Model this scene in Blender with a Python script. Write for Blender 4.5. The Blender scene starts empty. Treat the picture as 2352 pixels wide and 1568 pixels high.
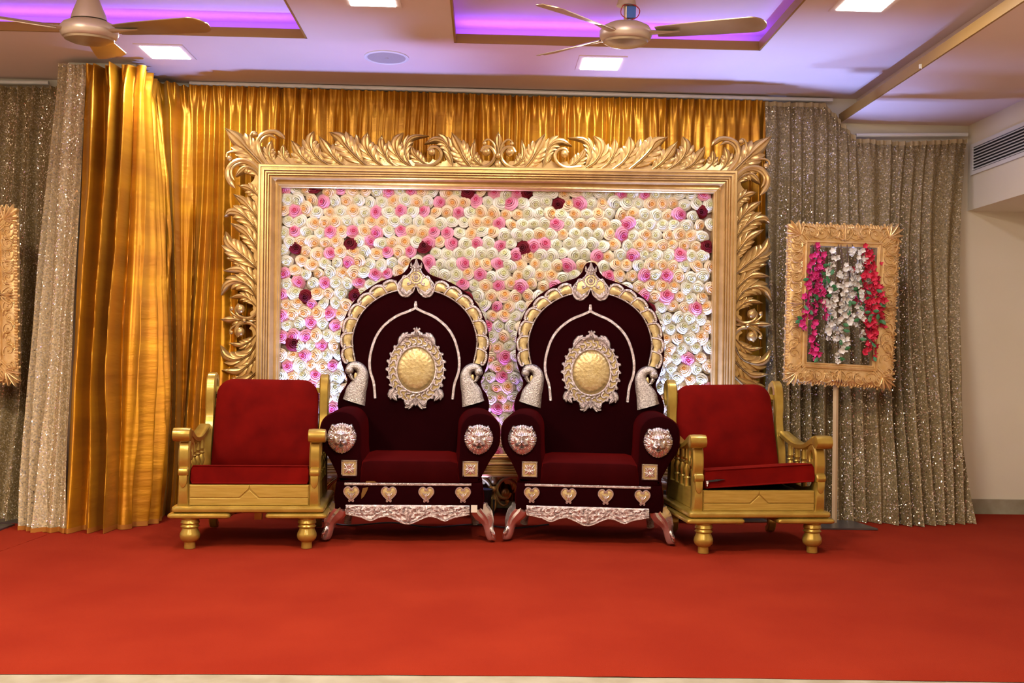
import bpy, math, random
from mathutils import Vector, Matrix, noise
from math import sin, cos, pi, radians as R, exp, sqrt, hypot, atan2

# ---------------------------------------------------------------- camera, world, exposure
sc = bpy.context.scene
C = sc.collection
FPX = 2250.0; HC = 1.04
cam_d = bpy.data.cameras.new('camera'); cam = bpy.data.objects.new('camera', cam_d); C.objects.link(cam)
cam_d.sensor_width = 36.0; cam_d.lens = 36.0*FPX/2352.0; cam_d.clip_start = 0.05
yaw = math.atan(61/FPX); pitch = math.atan(36/FPX); roll = 0.0165
RC = Matrix.Rotation(-yaw, 3, 'Z') @ Matrix.Rotation(pi/2 + pitch, 3, 'X') @ Matrix.Rotation(roll, 3, 'Z')
cam.matrix_world = Matrix.Translation((0, 0, HC)) @ RC.to_4x4()
sc.camera = cam
sc.view_settings.view_transform = 'Standard'; sc.view_settings.look = 'None'
sc.view_settings.gamma = 1.0; sc.view_settings.use_curve_mapping = False
sc.view_settings.exposure = 0.0
w = bpy.data.worlds.new('world'); sc.world = w; w.use_nodes = True
w.node_tree.nodes['Background'].inputs[0].default_value = (1.0, 0.86, 0.78, 1)
w.node_tree.nodes['Background'].inputs[1].default_value = 0.15
sc.cycles.use_denoising = True
sc.cycles.max_bounces = 5; sc.cycles.diffuse_bounces = 3; sc.cycles.glossy_bounces = 3
sc.cycles.sample_clamp_indirect = 4.0
sc.cycles.caustics_reflective = False; sc.cycles.caustics_refractive = False

def area(name, loc, target, sx, sy, energy, color, spread=180):
    d = bpy.data.lights.new(name, 'AREA'); d.shape = 'RECTANGLE'; d.size = sx; d.size_y = sy
    d.energy = energy; d.color = color; d.spread = R(spread)
    o = bpy.data.objects.new(name, d); C.objects.link(o); o.location = loc
    o.rotation_euler = (Vector(target)-Vector(loc)).to_track_quat('-Z', 'Y').to_euler()
    return o
def spot(name, loc, target, energy, color, ang, blend=0.8, r=0.05):
    d = bpy.data.lights.new(name, 'SPOT'); d.energy = energy; d.color = color
    d.spot_size = R(ang); d.spot_blend = blend; d.shadow_soft_size = r
    o = bpy.data.objects.new(name, d); C.objects.link(o); o.location = loc
    o.rotation_euler = (Vector(target)-Vector(loc)).to_track_quat('-Z', 'Y').to_euler()
    return o
# rows of ceiling panels over the hall, in front of the stage
WARM = (1.0, 0.87, 0.70)
for lx in (-2.4, 0.3, 3.0):
    area('hall_panel_light', (lx, 3.3, 2.84), (lx, 3.3, 0), 0.5, 0.5, 74, WARM)
    area('hall_panel_light', (lx, 0.9, 2.84), (lx, 1.6, 0), 0.6, 0.6, 66, WARM)
    area('hall_panel_light', (lx, -1.6, 2.84), (lx, -0.6, 0), 0.6, 0.6, 46, WARM)
# light of the four panels in view (their diffusers glow as well)
PANEL_E = 13

# ---------------------------------------------------------------- pixel rays -> world
def ray(px, py):
    return RC @ Vector(((px-1176)/FPX, -(py-784)/FPX, -1.0))
def W(px, py, Y):
    d = ray(px, py); t = Y/d.y
    return Vector((d.x*t, Y, HC + d.z*t))
def WZ(px, py, z=0.0):
    d = ray(px, py); t = (z-HC)/d.z
    return Vector((d.x*t, d.y*t, z))

# ---------------------------------------------------------------- materials
def newmat(name):
    m = bpy.data.materials.new(name); m.use_nodes = True
    nt = m.node_tree; b = nt.nodes['Principled BSDF']
    return m, nt, b
def pm(name, col, rough=0.5, metal=0.0, col2=None, nscale=8.0, bump=0.0, bscale=60.0, stretch=(1,1,1), sheen=0.0, sheen_col=None, emit=None, estr=0.0, coat=0.0, det=4.0, spec=None):
    m, nt, b = newmat(name)
    N = nt.nodes.new; L = nt.links.new
    b.inputs['Base Color'].default_value = (*col, 1); b.inputs['Roughness'].default_value = rough
    b.inputs['Metallic'].default_value = metal
    if spec is not None: b.inputs['Specular IOR Level'].default_value = spec
    tc = N('ShaderNodeTexCoord'); mp = N('ShaderNodeMapping'); mp.inputs['Scale'].default_value = stretch
    L(tc.outputs['Object'], mp.inputs[0])
    if col2:
        n = N('ShaderNodeTexNoise'); n.inputs['Scale'].default_value = nscale; n.inputs['Detail'].default_value = det
        L(mp.outputs[0], n.inputs['Vector'])
        r = N('ShaderNodeValToRGB'); r.color_ramp.elements[0].position = 0.35; r.color_ramp.elements[1].position = 0.68
        r.color_ramp.elements[0].color = (*col, 1); r.color_ramp.elements[1].color = (*col2, 1)
        L(n.outputs[0], r.inputs[0]); L(r.outputs[0], b.inputs['Base Color'])
    if bump:
        n2 = N('ShaderNodeTexNoise'); n2.inputs['Scale'].default_value = bscale; n2.inputs['Detail'].default_value = 3
        L(mp.outputs[0], n2.inputs['Vector'])
        bp = N('ShaderNodeBump'); bp.inputs['Strength'].default_value = bump; bp.inputs['Distance'].default_value = 0.01
        L(n2.outputs[0], bp.inputs['Height']); L(bp.outputs[0], b.inputs['Normal'])
    if sheen:
        b.inputs['Sheen Weight'].default_value = sheen
        if sheen_col: b.inputs['Sheen Tint'].default_value = (*sheen_col, 1)
    if coat: b.inputs['Coat Weight'].default_value = coat
    if emit:
        b.inputs['Emission Color'].default_value = (*emit, 1); b.inputs['Emission Strength'].default_value = estr
    return m
def sequin(name, base, flake):
    m, nt, b = newmat(name); N = nt.nodes.new; L = nt.links.new
    tc = N('ShaderNodeTexCoord')
    v = N('ShaderNodeTexVoronoi'); v.inputs['Scale'].default_value = 155.0; L(tc.outputs['Object'], v.inputs['Vector'])
    sub = N('ShaderNodeVectorMath'); sub.operation = 'SUBTRACT'; sub.inputs[1].default_value = (.5, .5, .5)
    L(v.outputs['Color'], sub.inputs[0])
    scl = N('ShaderNodeVectorMath'); scl.operation = 'SCALE'; scl.inputs['Scale'].default_value = 1.5
    L(sub.outputs[0], scl.inputs[0])
    geo = N('ShaderNodeNewGeometry')
    add = N('ShaderNodeVectorMath'); add.operation = 'ADD'; L(scl.outputs[0], add.inputs[0]); L(geo.outputs['Normal'], add.inputs[1])
    nrm = N('ShaderNodeVectorMath'); nrm.operation = 'NORMALIZE'; L(add.outputs[0], nrm.inputs[0])
    # base cloth with fine streaks
    n = N('ShaderNodeTexNoise'); n.inputs['Scale'].default_value = 90; L(tc.outputs['Object'], n.inputs['Vector'])
    r = N('ShaderNodeValToRGB'); r.color_ramp.elements[0].color = (*[c*.55 for c in base], 1); r.color_ramp.elements[1].color = (*[min(1, c*1.3) for c in base], 1)
    r.color_ramp.elements[0].position = .3; r.color_ramp.elements[1].position = .7
    L(n.outputs[0], r.inputs[0]); L(r.outputs[0], b.inputs['Base Color'])
    b.inputs['Metallic'].default_value = 0.1; b.inputs['Roughness'].default_value = 0.6
    fl = N('ShaderNodeBsdfPrincipled'); fl.inputs['Base Color'].default_value = (*flake, 1)
    fl.inputs['Metallic'].default_value = 0.6; fl.inputs['Roughness'].default_value = 0.13
    L(nrm.outputs[0], fl.inputs['Normal'])
    sep = N('ShaderNodeSeparateColor'); L(v.outputs['Color'], sep.inputs[0])
    gt = N('ShaderNodeMath'); gt.operation = 'GREATER_THAN'; gt.inputs[1].default_value = 0.82; L(sep.outputs[0], gt.inputs[0])
    mx = N('ShaderNodeMixShader'); L(gt.outputs[0], mx.inputs[0]); L(b.outputs[0], mx.inputs[1]); L(fl.outputs[0], mx.inputs[2])
    L(mx.outputs[0], nt.nodes['Material Output'].inputs[0])
    return m
def wornmetal(name, col, dark, rough, nscale, bump, bscale, metal=1.0):
    return pm(name, dark, rough, metal, col2=col, nscale=nscale, bump=bump, bscale=bscale)

M = {}
M['carpet'] = pm('red_carpet', (.265,.0185,.005), .95, col2=(.305,.025,.007), nscale=2.2, bump=.5, bscale=420, spec=.1)
M['stone'] = pm('beige_stone', (.30,.26,.17), .5, col2=(.40,.36,.26), nscale=9, bump=.05)
M['wall'] = pm('cream_paint', (.80,.72,.56), .8, col2=(.84,.76,.60), nscale=1.5, bump=.06, bscale=40)
M['ceil'] = pm('white_ceiling_paint', (.80,.63,.55), .8, col2=(.83,.66,.58), nscale=2, bump=.05, bscale=30)
M['goldtrim'] = pm('gold_painted_trim', (.38,.21,.045), .5, .3)
M['white'] = pm('white_plastic', (.78,.77,.74), .4)
M['dark'] = pm('dark_void', (.01,.01,.012), .6)
M['lamp'] = pm('lamp_diffuser', (1,1,1), .5, emit=(.93,.96,1.0), estr=14.0)
M['led'] = pm('violet_led', (.3,.1,.8), .5, emit=(.34,.06,1.0), estr=3.0)
M['goldcloth'] = pm('gold_satin', (.40,.145,.001), .38, .6, col2=(.54,.235,.003), nscale=3, bump=.35, bscale=9, stretch=(.5,.5,2.4), sheen=.25, sheen_col=(1,.6,.15))
M['tape'] = pm('pale_gold_tape', (.42,.31,.14), .6)
M['goldhem'] = pm('gold_satin_hem', (.50,.20,.03), .5, .3)
M['sequin'] = sequin('gold_sequins', (.25,.18,.075), (.95,.85,.66))
M['sequin2'] = sequin('pale_gold_sequins', (.46,.34,.18), (1,.92,.76))
M['gold'] = pm('carved_gold_paint', (.58,.36,.12), .30, .6, col2=(.70,.46,.17), nscale=14, bump=.04, bscale=90)
M['goldframe'] = pm('pale_gold_carving', (.70,.44,.17), .36, .6, col2=(.80,.56,.28), nscale=25, bump=.1, bscale=120)
M['chairgold'] = pm('antique_gold_lacquer', (.40,.25,.04), .30, .6, col2=(.55,.39,.08), nscale=9, bump=.05, bscale=70, coat=.2)
M['chairwood'] = pm('gold_grained_panel', (.46,.30,.05), .4, .4, col2=(.56,.38,.08), nscale=7, bump=.1, bscale=50, stretch=(1,1,14))
M['silver'] = pm('embossed_silver', (.50,.42,.40), .26, .92, col2=(.86,.80,.78), nscale=70, bump=.5, bscale=260)
M['silversoft'] = pm('polished_silver_relief', (.66,.58,.56), .27, .9, col2=(.80,.73,.71), nscale=18, bump=.10, bscale=120)
M['silverfine'] = pm('silver_feathers', (.42,.38,.36), .3, .9, col2=(.80,.76,.73), nscale=110, bump=.5, bscale=190)
M['brass'] = pm('brass_sheet', (.58,.43,.18), .36, .6, col2=(.72,.58,.30), nscale=30, bump=.25, bscale=60)
M['velvet'] = pm('maroon_velvet', (.010,.0005,.0012), .85, col2=(.015,.0008,.0016), nscale=3, sheen=.07, sheen_col=(.9,.02,.02), spec=.02)
M['velvet2'] = pm('crimson_velvet', (.020,.0006,.001), .8, col2=(.03,.001,.0014), nscale=5, sheen=.22, sheen_col=(.9,.03,.02), spec=.03)
M['redfabric'] = pm('red_suede', (.105,.0016,.001), .85, col2=(.16,.003,.0015), nscale=7, bump=.12, bscale=25, sheen=.10, sheen_col=(1,.08,.03), spec=.06)
M['steel'] = pm('dark_steel_plate', (.16,.15,.15), .35, .8)
M['bronze'] = pm('bronze_fan_metal', (.42,.31,.20), .34, .75, col2=(.48,.37,.25), nscale=4)
M['fanpale'] = pm('fan_housing', (.60,.48,.36), .4, .5)
M['black'] = pm('black_plastic', (.012,.012,.014), .45)
M['blueplastic'] = pm('blue_capacitor', (.03,.12,.45), .4)
M['redwire'] = pm('red_wire', (.45,.02,.02), .4)
def petal(name, core, edge):
    m, nt, b = newmat(name); N = nt.nodes.new; L = nt.links.new
    at = N('ShaderNodeAttribute'); at.attribute_name = 'core'
    r = N('ShaderNodeValToRGB'); r.color_ramp.elements[0].position = .12; r.color_ramp.elements[1].position = .8
    r.color_ramp.elements[0].color = (*core, 1); r.color_ramp.elements[1].color = (*edge, 1)
    L(at.outputs['Fac'], r.inputs[0]); L(r.outputs[0], b.inputs['Base Color']); b.inputs['Roughness'].default_value = .7
    b.inputs['Specular IOR Level'].default_value = .2; return m
M['cream_rose'] = petal('cream_petals', (.72,.68,.34), (.84,.80,.66))
M['peach_rose'] = petal('peach_petals', (.88,.46,.13), (.86,.70,.47))
M['pink_rose'] = petal('pink_petals', (.70,.09,.20), (.84,.36,.46))
M['dark_rose'] = petal('dark_red_petals', (.07,.001,.005), (.16,.004,.012))
M['panelbase'] = pm('blush_backing', (.50,.34,.27), .9)
M['magenta'] = pm('magenta_blossom', (.62,.02,.16), .7, col2=(.75,.05,.28), nscale=30)
M['redblossom'] = pm('crimson_blossom', (.62,.012,.05), .7, col2=(.75,.04,.10), nscale=30)
M['whiteblossom'] = pm('white_blossom', (.80,.76,.70), .7)
M['leafgreen'] = pm('green_leaf', (.03,.16,.05), .5)
M['stem'] = pm('brown_stem', (.10,.05,.035), .7)
M['cream_pole'] = pm('pale_painted_wood', (.62,.45,.26), .5)
M['tag'] = pm('paper_tag', (.75,.70,.58), .7)
M['stain'] = pm('ochre_stain', (.16,.07,.006), .8)
M['bluelamp'] = pm('blue_lamp_lens', (.2,.2,.8), .3, emit=(.25,.35,1.0), estr=6.0)

# ---------------------------------------------------------------- object helpers
def mesh(name, verts, faces, mat, smooth=True, mats=None, midx=None):
    me = bpy.data.meshes.new(name); me.from_pydata([tuple(v) for v in verts], [], faces)
    for m_ in (mats or [mat]): me.materials.append(m_)
    if midx: me.polygons.foreach_set('material_index', midx)
    if smooth: me.polygons.foreach_set('use_smooth', [True]*len(me.polygons))
    me.update(); return me
class MB:
    def __init__(s): s.v = []; s.f = []; s.m = []; s.cur = 0
    def addf(s, vs, fs, flip=False):
        o = len(s.v); s.v += [Vector(v) for v in vs]
        for f in fs:
            t = tuple(i+o for i in f); s.f.append(t[::-1] if flip else t); s.m.append(s.cur)
        return s
    def grid(s, rows, closed_u=False, closed_v=False, flip=False):
        nr = len(rows); nc = len(rows[0]); fs = []
        for i in range(nr if closed_u else nr-1):
            for j in range(nc if closed_v else nc-1):
                a = i*nc+j; b = i*nc+(j+1) % nc; c = ((i+1) % nr)*nc+(j+1) % nc; d = ((i+1) % nr)*nc+j
                fs.append((a, b, c, d))
        return s.addf([p for r in rows for p in r], fs, flip)
    def box(s, x0, x1, y0, y1, z0, z1):
        vs = [(x, y, z) for z in (z0, z1) for y in (y0, y1) for x in (x0, x1)]
        return s.addf(vs, [(0,2,3,1),(4,5,7,6),(0,1,5,4),(2,6,7,3),(0,4,6,2),(1,3,7,5)])
    def tube(s, pts, rad, n=8, flat=1.0, cap=True, up=Vector((0,1,0))):
        # flat: scale of the section along 'up'
        pts = [Vector(p) for p in pts]; rows = []; N_ = len(pts)
        for i, p in enumerate(pts):
            t = (pts[min(i+1, N_-1)]-pts[max(i-1, 0)])
            if t.length < 1e-9: t = Vector((0,0,1))
            t.normalize(); a = t.cross(up)
            if a.length < 1e-4: a = t.cross(Vector((1,0,0)))
            a.normalize(); b = a.cross(t).normalized()
            r = rad(i/(N_-1)) if callable(rad) else (rad[i] if isinstance(rad, (list, tuple)) else rad)
            rows.append([p + a*(r*cos(2*pi*k/n)) + b*(r*flat*sin(2*pi*k/n)) for k in range(n)])
        s.grid(rows, closed_v=True)
        if cap:
            o = len(s.v)-N_*n
            s.f.append(tuple(o+k for k in range(n))[::-1]); s.m.append(s.cur)
            s.f.append(tuple(o+(N_-1)*n+k for k in range(n))); s.m.append(s.cur)
        return s
    def lathe(s, prof, n=20, c=(0,0,0), axis='Z'):
        rows = []
        for r, z in prof:
            row = []
            for k in range(n):
                a = 2*pi*k/n
                p = (r*cos(a), r*sin(a), z) if axis == 'Z' else ((r*cos(a), z, r*sin(a)) if axis == 'Y' else (z, r*cos(a), r*sin(a)))
                row.append(Vector(c)+Vector(p))
            rows.append(row)
        s.grid(rows, closed_v=True)
        o = len(s.v)-len(prof)*n
        s.f.append(tuple(o+k for k in range(n))[::-1]); s.m.append(s.cur)
        s.f.append(tuple(o+(len(prof)-1)*n+k for k in range(n))); s.m.append(s.cur)
        return s
    def ball(s, c, r, n=10, sc_=(1,1,1)):
        rows = []
        for i in range(n//2+1):
            th = pi*i/(n//2); rr = max(sin(th), .02)
            rows.append([Vector(c)+Vector((r*sc_[0]*rr*cos(2*pi*k/n), r*sc_[1]*rr*sin(2*pi*k/n), r*sc_[2]*cos(th))) for k in range(n)])
        return s.grid(rows, closed_v=True, flip=True)
    def prism(s, poly, y0, y1, bev=0.0, axis='Y'):
        # poly: list of (x, z) outline; y0 front (nearer), y1 back; bevelled front and back rims
        n = len(poly); cx = sum(p[0] for p in poly)/n; cz = sum(p[1] for p in poly)/n
        def inset(d):
            out = []
            for i in range(n):
                p = Vector(poly[i]); a = Vector(poly[i-1]); b = Vector(poly[(i+1) % n])
                t = (b-a); t = t.normalized() if t.length > 1e-9 else Vector((1, 0)); out.append(p + Vector((-t.y, t.x))*d)
            return out
        area2 = sum(poly[i-1][0]*poly[i][1]-poly[i][0]*poly[i-1][1] for i in range(n))
        sg = 1 if area2 > 0 else -1
        def P(q, y):
            return (q[0], y, q[1]) if axis == 'Y' else ((y, q[0], q[1]) if axis == 'X' else (q[0], q[1], y))
        d = 1 if y1 > y0 else -1
        if bev:
            lay = [(inset(sg*bev), y0), (inset(sg*bev*.3), y0+d*bev*.3), (poly, y0+d*bev), (poly, y1-d*bev), (inset(sg*bev), y1)]
        else: lay = [(poly, y0), (poly, y1)]
        rows = [[P(q, y) for q in l] for l, y in lay]
        s.grid(rows, closed_v=True)
        o = len(s.v)-len(rows)*n
        s.f.append(tuple(o+k for k in range(n))[::-1]); s.m.append(s.cur)
        s.f.append(tuple(o+(len(rows)-1)*n+k for k in range(n))); s.m.append(s.cur)
        return s
def fix(o_me):
    import bmesh
    b = bmesh.new(); b.from_mesh(o_me); bmesh.ops.recalc_face_normals(b, faces=b.faces); b.to_mesh(o_me); b.free()
def obj(name, mb, mat, parent=None, smooth=True, recalc=True, loc=None):
    if isinstance(mb, MB):
        mats = mat if isinstance(mat, list) else [mat]
        me = mesh(name, mb.v, mb.f, None, smooth, mats=mats, midx=mb.m)
        if recalc: fix(me)
        if smooth:
            try: me.set_sharp_from_angle(angle=R(38))
            except Exception: pass
    else: me = mb
    o = bpy.data.objects.new(name, me); C.objects.link(o)
    if parent: o.parent = parent
    if loc is not None: o.location = loc
    return o
def tag(o, label, cat, group=None, kind=None):
    o['label'] = label; o['category'] = cat
    if group: o['group'] = group
    if kind: o['kind'] = kind
    return o
def thing(name, label, cat, loc=(0,0,0), rz=0.0, group=None):
    o = bpy.data.objects.new(name, None); C.objects.link(o); o.location = loc; o.rotation_euler = (0, 0, rz)
    return tag(o, label, cat, group)
def copy_tree(o, parent=None):
    c = o.copy(); C.objects.link(c); c.parent = parent
    for ch in list(o.children):
        copy_tree(ch, c)
    return c
def struct(name, mb, mat, smooth=False):
    o = obj(name, mb, mat, None, smooth); o['kind'] = 'structure'; return o
def cr(pts, n):
    # Catmull-Rom through pts, n samples
    P = [Vector(p) for p in pts]; P = [P[0]*2-P[1]] + P + [P[-1]*2-P[-2]]; out = []; m = len(P)-3
    for i in range(n):
        u = i/(n-1)*m; k = min(int(u), m-1); t = u-k; a, b, c, d = P[k:k+4]
        out.append(.5*((2*b)+(c-a)*t+(2*a-5*b+4*c-d)*t*t+(3*b-a-3*c+d)*t**3))
    return out

# carved leaf: map2(x, y, relief) -> world
def tear(mb, mp, pts, wm, h, lift=0.0, nu=9, blunt=.55, groove=.35, tail=.35):
    sp = cr(pts, nu); rows = []
    for i in range(nu):
        u = i/(nu-1); t = (sp[min(i+1, nu-1)]-sp[max(i-1, 0)]).normalized(); nn = Vector((-t.y, t.x))
        wv = wm*(tail+(1-tail)*sin(pi*min(1, u*.82)**1.0)**1.0)*max(0.0, 1-u**3.2)**blunt; row = []
        for v in (-1, -.8, -.42, 0, .42, .8, 1):
            q = sp[i]+nn*(v*wv); av = abs(v)
            z = lift + h*(.35+.65*sin(pi*(.18+.7*u)))*((1-av**2.5) - groove*exp(-(v/.3)**2))
            row.append(mp(q.x, q.y, z if av < 1 else -.006))
        rows.append(row)
    mb.grid(rows)
def leaf(mb, mp, pts, hw, n=4, h=0.03, lift=0.0, beads=False, per=6):
    if n == 1:
        tear(mb, mp, pts, hw, h*1.2, lift, 9, .5, .3, .4); return
    m_ = 33; sp = cr(pts, m_); L = sum((sp[i+1]-sp[i]).length for i in range(m_-1))
    def at(u):
        f = max(0, min(1, u))*(m_-1); i = min(int(f), m_-2); p = sp[i].lerp(sp[i+1], f-i); t = (sp[min(i+2, m_-1)]-sp[max(i-1, 0)]).normalized(); return p, t, Vector((-t.y, t.x))
    ut = .46 if n > 2 else .32
    # side fingers, lowest first, so that higher ones overlap them
    for k in range(n):
        u0 = .10+(ut+.10-.10)*k/max(1, n) ; sz = (.62+.38*sin(pi*(k+1)/(n+1))) 
        for sg in (-1, 1):
            p, t, nn = at(u0); fl = L*(.30 if n > 2 else .34)*sz; a = p+nn*(sg*hw*.10)
            p2, t2, n2 = at(u0+.16); b_ = p2+n2*(sg*hw*.58*sz)
            p3, t3, n3 = at(u0+.30); c_ = p3+n3*(sg*hw*(1.06*sz if k < n-1 else .95*sz))
            tear(mb, mp, [a, b_, c_], min(hw*.52, L*.74/(n+1.2))*sz+hw*.05, h*.80, lift*.5-.002+.002*k, 8, .5, .22, .5)
    # terminal blade and the stem that feeds it
    nb = 15; rows = []
    for i in range(nb):
        u = i/(nb-1); p, t, nn = at(u)
        e = .19+.09*sin(pi*u) if u < ut else .19+(.66-.19)*sin(pi*min(1, (u-ut)/(1-ut)*1.0+.0))**.8
        e *= max(0, 1-u**7)**.6
        row = []
        for v in (-1, -.82, -.5, -.16, 0, .16, .5, .82, 1):
            av = abs(v); q = p+nn*(v*hw*e); z = h*(.75+.25*u)*((1-av**3)) - h*.24*exp(-(v/.12)**2)*(1 if u < .93 else 0)
            row.append(mp(q.x, q.y, z+lift+.003 if av < 1 else -.006))
        rows.append(row)
    mb.grid(rows)
    if beads:
        for k in range(7):
            p, t, nn = at(.05+.045*k); cpt = p+nn*(beads*hw*.50); mb.ball(mp(cpt.x, cpt.y, h*.55), .0050, 6)
def scroll(mb, mp, pts, r0, r1, h=0.02, n=26, ns=8, ball=None, flat=1.1):
    sp = cr(pts, n); sc_m = (Vector(mp(sp[0].x+1, sp[0].y, 0))-Vector(mp(sp[0].x, sp[0].y, 0))).length
    P = [mp(p.x, p.y, h*(.4+.6*i/(n-1))) for i, p in enumerate(sp)]
    mb.tube(P, lambda u: (r0+(r1-r0)*u)*sc_m*(1 if ball or u < .8 else max(.12, 1-((u-.8)/.2)**2)), ns, flat)
    if ball:
        mb.ball(mp(ball[0], ball[1], h), ball[2]*sc_m, 12)
# ================================================================ THE ROOM
YW = 6.76; ZC = 2.885; ZL = 2.726; ZLIP = 2.775; ZREC = 3.02; ZS = 2.116
XL, XR, YB = -4.4, 4.0, -5.0; ZH = -0.55
STAGE_Y = 2.95
b = MB(); b.box(XL, XR, STAGE_Y, YW, -0.05, 0.0); b.box(XL, XR, STAGE_Y+.02, STAGE_Y+.05, ZH, -.05); struct('floor', b, M['stone'])
b = MB(); b.box(XL, XR, YB, STAGE_Y+.02, ZH-.05, ZH); struct('floor', b, pm('white_marble', (.78,.72,.62), .25, col2=(.84,.80,.72), nscale=3))
b = MB(); b.box(XL, XR, YW, YW+.12, ZH, 3.1); struct('wall_back', b, M['wall'])
b = MB(); b.box(XL-.12, XL, YB, YW+.12, ZH, 3.1); struct('wall_left', b, M['wall'])
b = MB(); b.box(XR, XR+.12, YB, YW+.12, ZH, 3.1); struct('wall_right', b, M['wall'])
b = MB(); b.box(XL-.12, XR+.12, YB-.12, YB, ZH, 3.1); struct('wall_front', b, M['wall'])
b = MB(); b.box(2.9, XR, YW-.018, YW, 0.0, .105); struct('baseboard_back', b, M['stone'])

def atc(px, py, H):     # a point of a horizontal plane H above the camera
    return WZ(px, py, HC+H)
HCEI = ZC-HC
lx1 = atc(706, 88, HCEI).x; ly1 = atc(706, 88, HCEI).y
rx0 = atc(1043, 98, HCEI).x; rx1 = atc(1747, 115, HCEI).x; ry1 = atc(1400, 107, HCEI).y
coff = [(-3.6, lx1, 1.9, ly1), (rx0, rx1, 1.9, ry1)]
XF = 2.455; XG = 2.567
# ceiling slab around the coffers
b = MB()
def slab(x0, x1, y0, y1, z0=ZC, z1=ZC+.015): b.box(x0, x1, y0, y1, z0, z1)
(ax0, ax1, ay0, ay1), (bx0, bx1, by0, by1) = coff
slab(XL, XG, YB, ay0); slab(XL, ax0, ay0, YW); slab(ax0, ax1, ay1, YW); slab(ax1, bx0, ay0, YW); slab(bx0, bx1, by1, YW); slab(bx1, XG, ay0, YW)
for (x0, x1, y0, y1) in coff:
    g = .15
    b.box(x0-g, x1+g, y0-g, y1+g, ZREC, ZREC+.02)
    for q in ((x0-g-.02, x0-g, y0-g, y1+g), (x1+g, x1+g+.02, y0-g, y1+g), (x0-g, x1+g, y0-g-.02, y0-g), (x0-g, x1+g, y1+g, y1+g+.02)):
        b.box(*q, ZC+.015, ZREC)
b.box(XL, XR, YB, YW, 3.1, 3.12)
struct('ceiling', b, M['ceil'])
b = MB(); b.box(XF, XR, YB, YW, ZL-.012, ZL); struct('ceiling', b, M['ceil'])
b = MB(); b.box(XG, XG+.02, YB, YW, ZL, ZC+.02); b.box(XF, XG, YB, YW, ZL, ZL+.004); struct('trim', b, M['ceil'])
b = MB(); b.box(XF-.012, XF, YB, YW, ZL-.012, ZLIP); struct('trim', b, M['goldtrim'])
for (x0, x1, y0, y1) in coff:
    b = MB(); t = .012
    b.box(x0, x0+t, y0, y1, ZC-.002, ZC+.05); b.box(x1-t, x1, y0, y1, ZC-.002, ZC+.05)
    b.box(x0, x1, y0, y0+t, ZC-.002, ZC+.05); b.box(x0, x1, y1-t, y1, ZC-.002, ZC+.05)
    struct('trim', b, M['goldtrim'])
    l = thing('cove_light', 'violet strip light hidden behind the gold lip of the ' + ('left' if x0 < -1 else 'right') + ' ceiling recess', 'light', ((x0+x1)/2, (y0+y1)/2, ZC+.03))
    for q in ((x0-.05, x0-.03, y0, y1), (x1+.03, x1+.05, y0, y1), (x0, x1, y1+.03, y1+.05)):
        b = MB(); b.box(q[0]-l.location.x, q[1]-l.location.x, q[2]-l.location.y, q[3]-l.location.y, -.012, .0); obj('light_strip', b, M['led'], l, False)
    PUR = (.17, .05, 1.0)
    area('cove_glow', ((x0+x1)/2, y1+.05, ZC+.04), ((x0+x1)/2, y1+.03, 3.2), x1-x0, .03, 6.0, PUR)
    area('cove_glow', (x1+.05, (y0+y1)/2, ZC+.04), (x1+.03, (y0+y1)/2, 3.2), .03, y1-y0, 7.5, PUR)
    area('cove_glow', (x0-.05, (y0+y1)/2, ZC+.04), (x0-.03, (y0+y1)/2, 3.2), .03, y1-y0, 7.5, PUR)
# soffit with the air outlet along the right wall
XS = W(2222, 480, YW).x
b = MB(); b.box(XS, XR, YB, YW, ZS, ZL-.012); struct('wall_soffit', b, M['wall'])
v = thing('air_vent', 'long slatted air conditioning grille set in the boxed soffit at right', 'vent', (XS, 6.05, 2.46))
zc = 0.0; b = MB(); y0, y1 = -.75, .62; z0, z1 = -.082, .082
b.box(-.004, 0, y0, y1, z0, z1); obj('backing', b, M['dark'], v, False)
b = MB()
for q in ((y0-.03, y1+.03, z1, z1+.025), (y0-.03, y1+.03, z0-.025, z0), (y0-.03, y0, z0, z1), (y1, y1+.03, z0, z1)): b.box(-.014, 0, *q)
obj('vent_frame', b, M['white'], v, False)
for k in range(8):
    b = MB(); z = z0+.01+(z1-z0-.02)*k/7
    b.addf([(-.013, y0, z-.006), (-.013, y1, z-.006), (-.002, y1, z+.006), (-.002, y0, z+.006), (-.013, y0, z-.003), (-.013, y1, z-.003), (-.002, y1, z+.009), (-.002, y0, z+.009)],
           [(0,1,2,3), (7,6,5,4), (0,4,5,1), (3,2,6,7), (0,3,7,4), (1,5,6,2)])
    obj('slat', b, M['white'], v, False)

# ceiling panels, speaker, smoke stain
def panel(px, py, label):
    p = atc(px, py, HCEI); t = thing('ceiling_light', label, 'light', (p.x, p.y, ZC), 0, 'square ceiling lights')
    h = .118; f = .148
    b = MB(); b.prism([(-f, -f), (f, -f), (f, f), (-f, f)], -.008, 0, 0, 'Z')
    obj('light_frame', b, M['ceil'], t, False)
    b = MB(); b.prism([(-h, -h), (h, -h), (h, h), (-h, h)], -.0115, -.008, 0, 'Z'); obj('diffuser', b, M['lamp'], t, False)
    area('panel_light', (p.x, p.y, ZC-.02), (p.x, p.y, 0), .23, .23, PANEL_E, (.95, .95, 1.0))
panel(380, 118, 'square flush ceiling light above the gold curtain at left')
panel(1380, 144, 'square flush ceiling light above the middle of the backdrop')
panel(1992, 2, 'square flush ceiling light at the top right, beside the gold beam')
panel(852, -9, 'square flush ceiling light cut off by the top edge, between the recesses')
p = atc(888, 131, HCEI); t = thing('ceiling_speaker', 'round flush speaker grille in the ceiling', 'speaker', (p.x, p.y, ZC))
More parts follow.
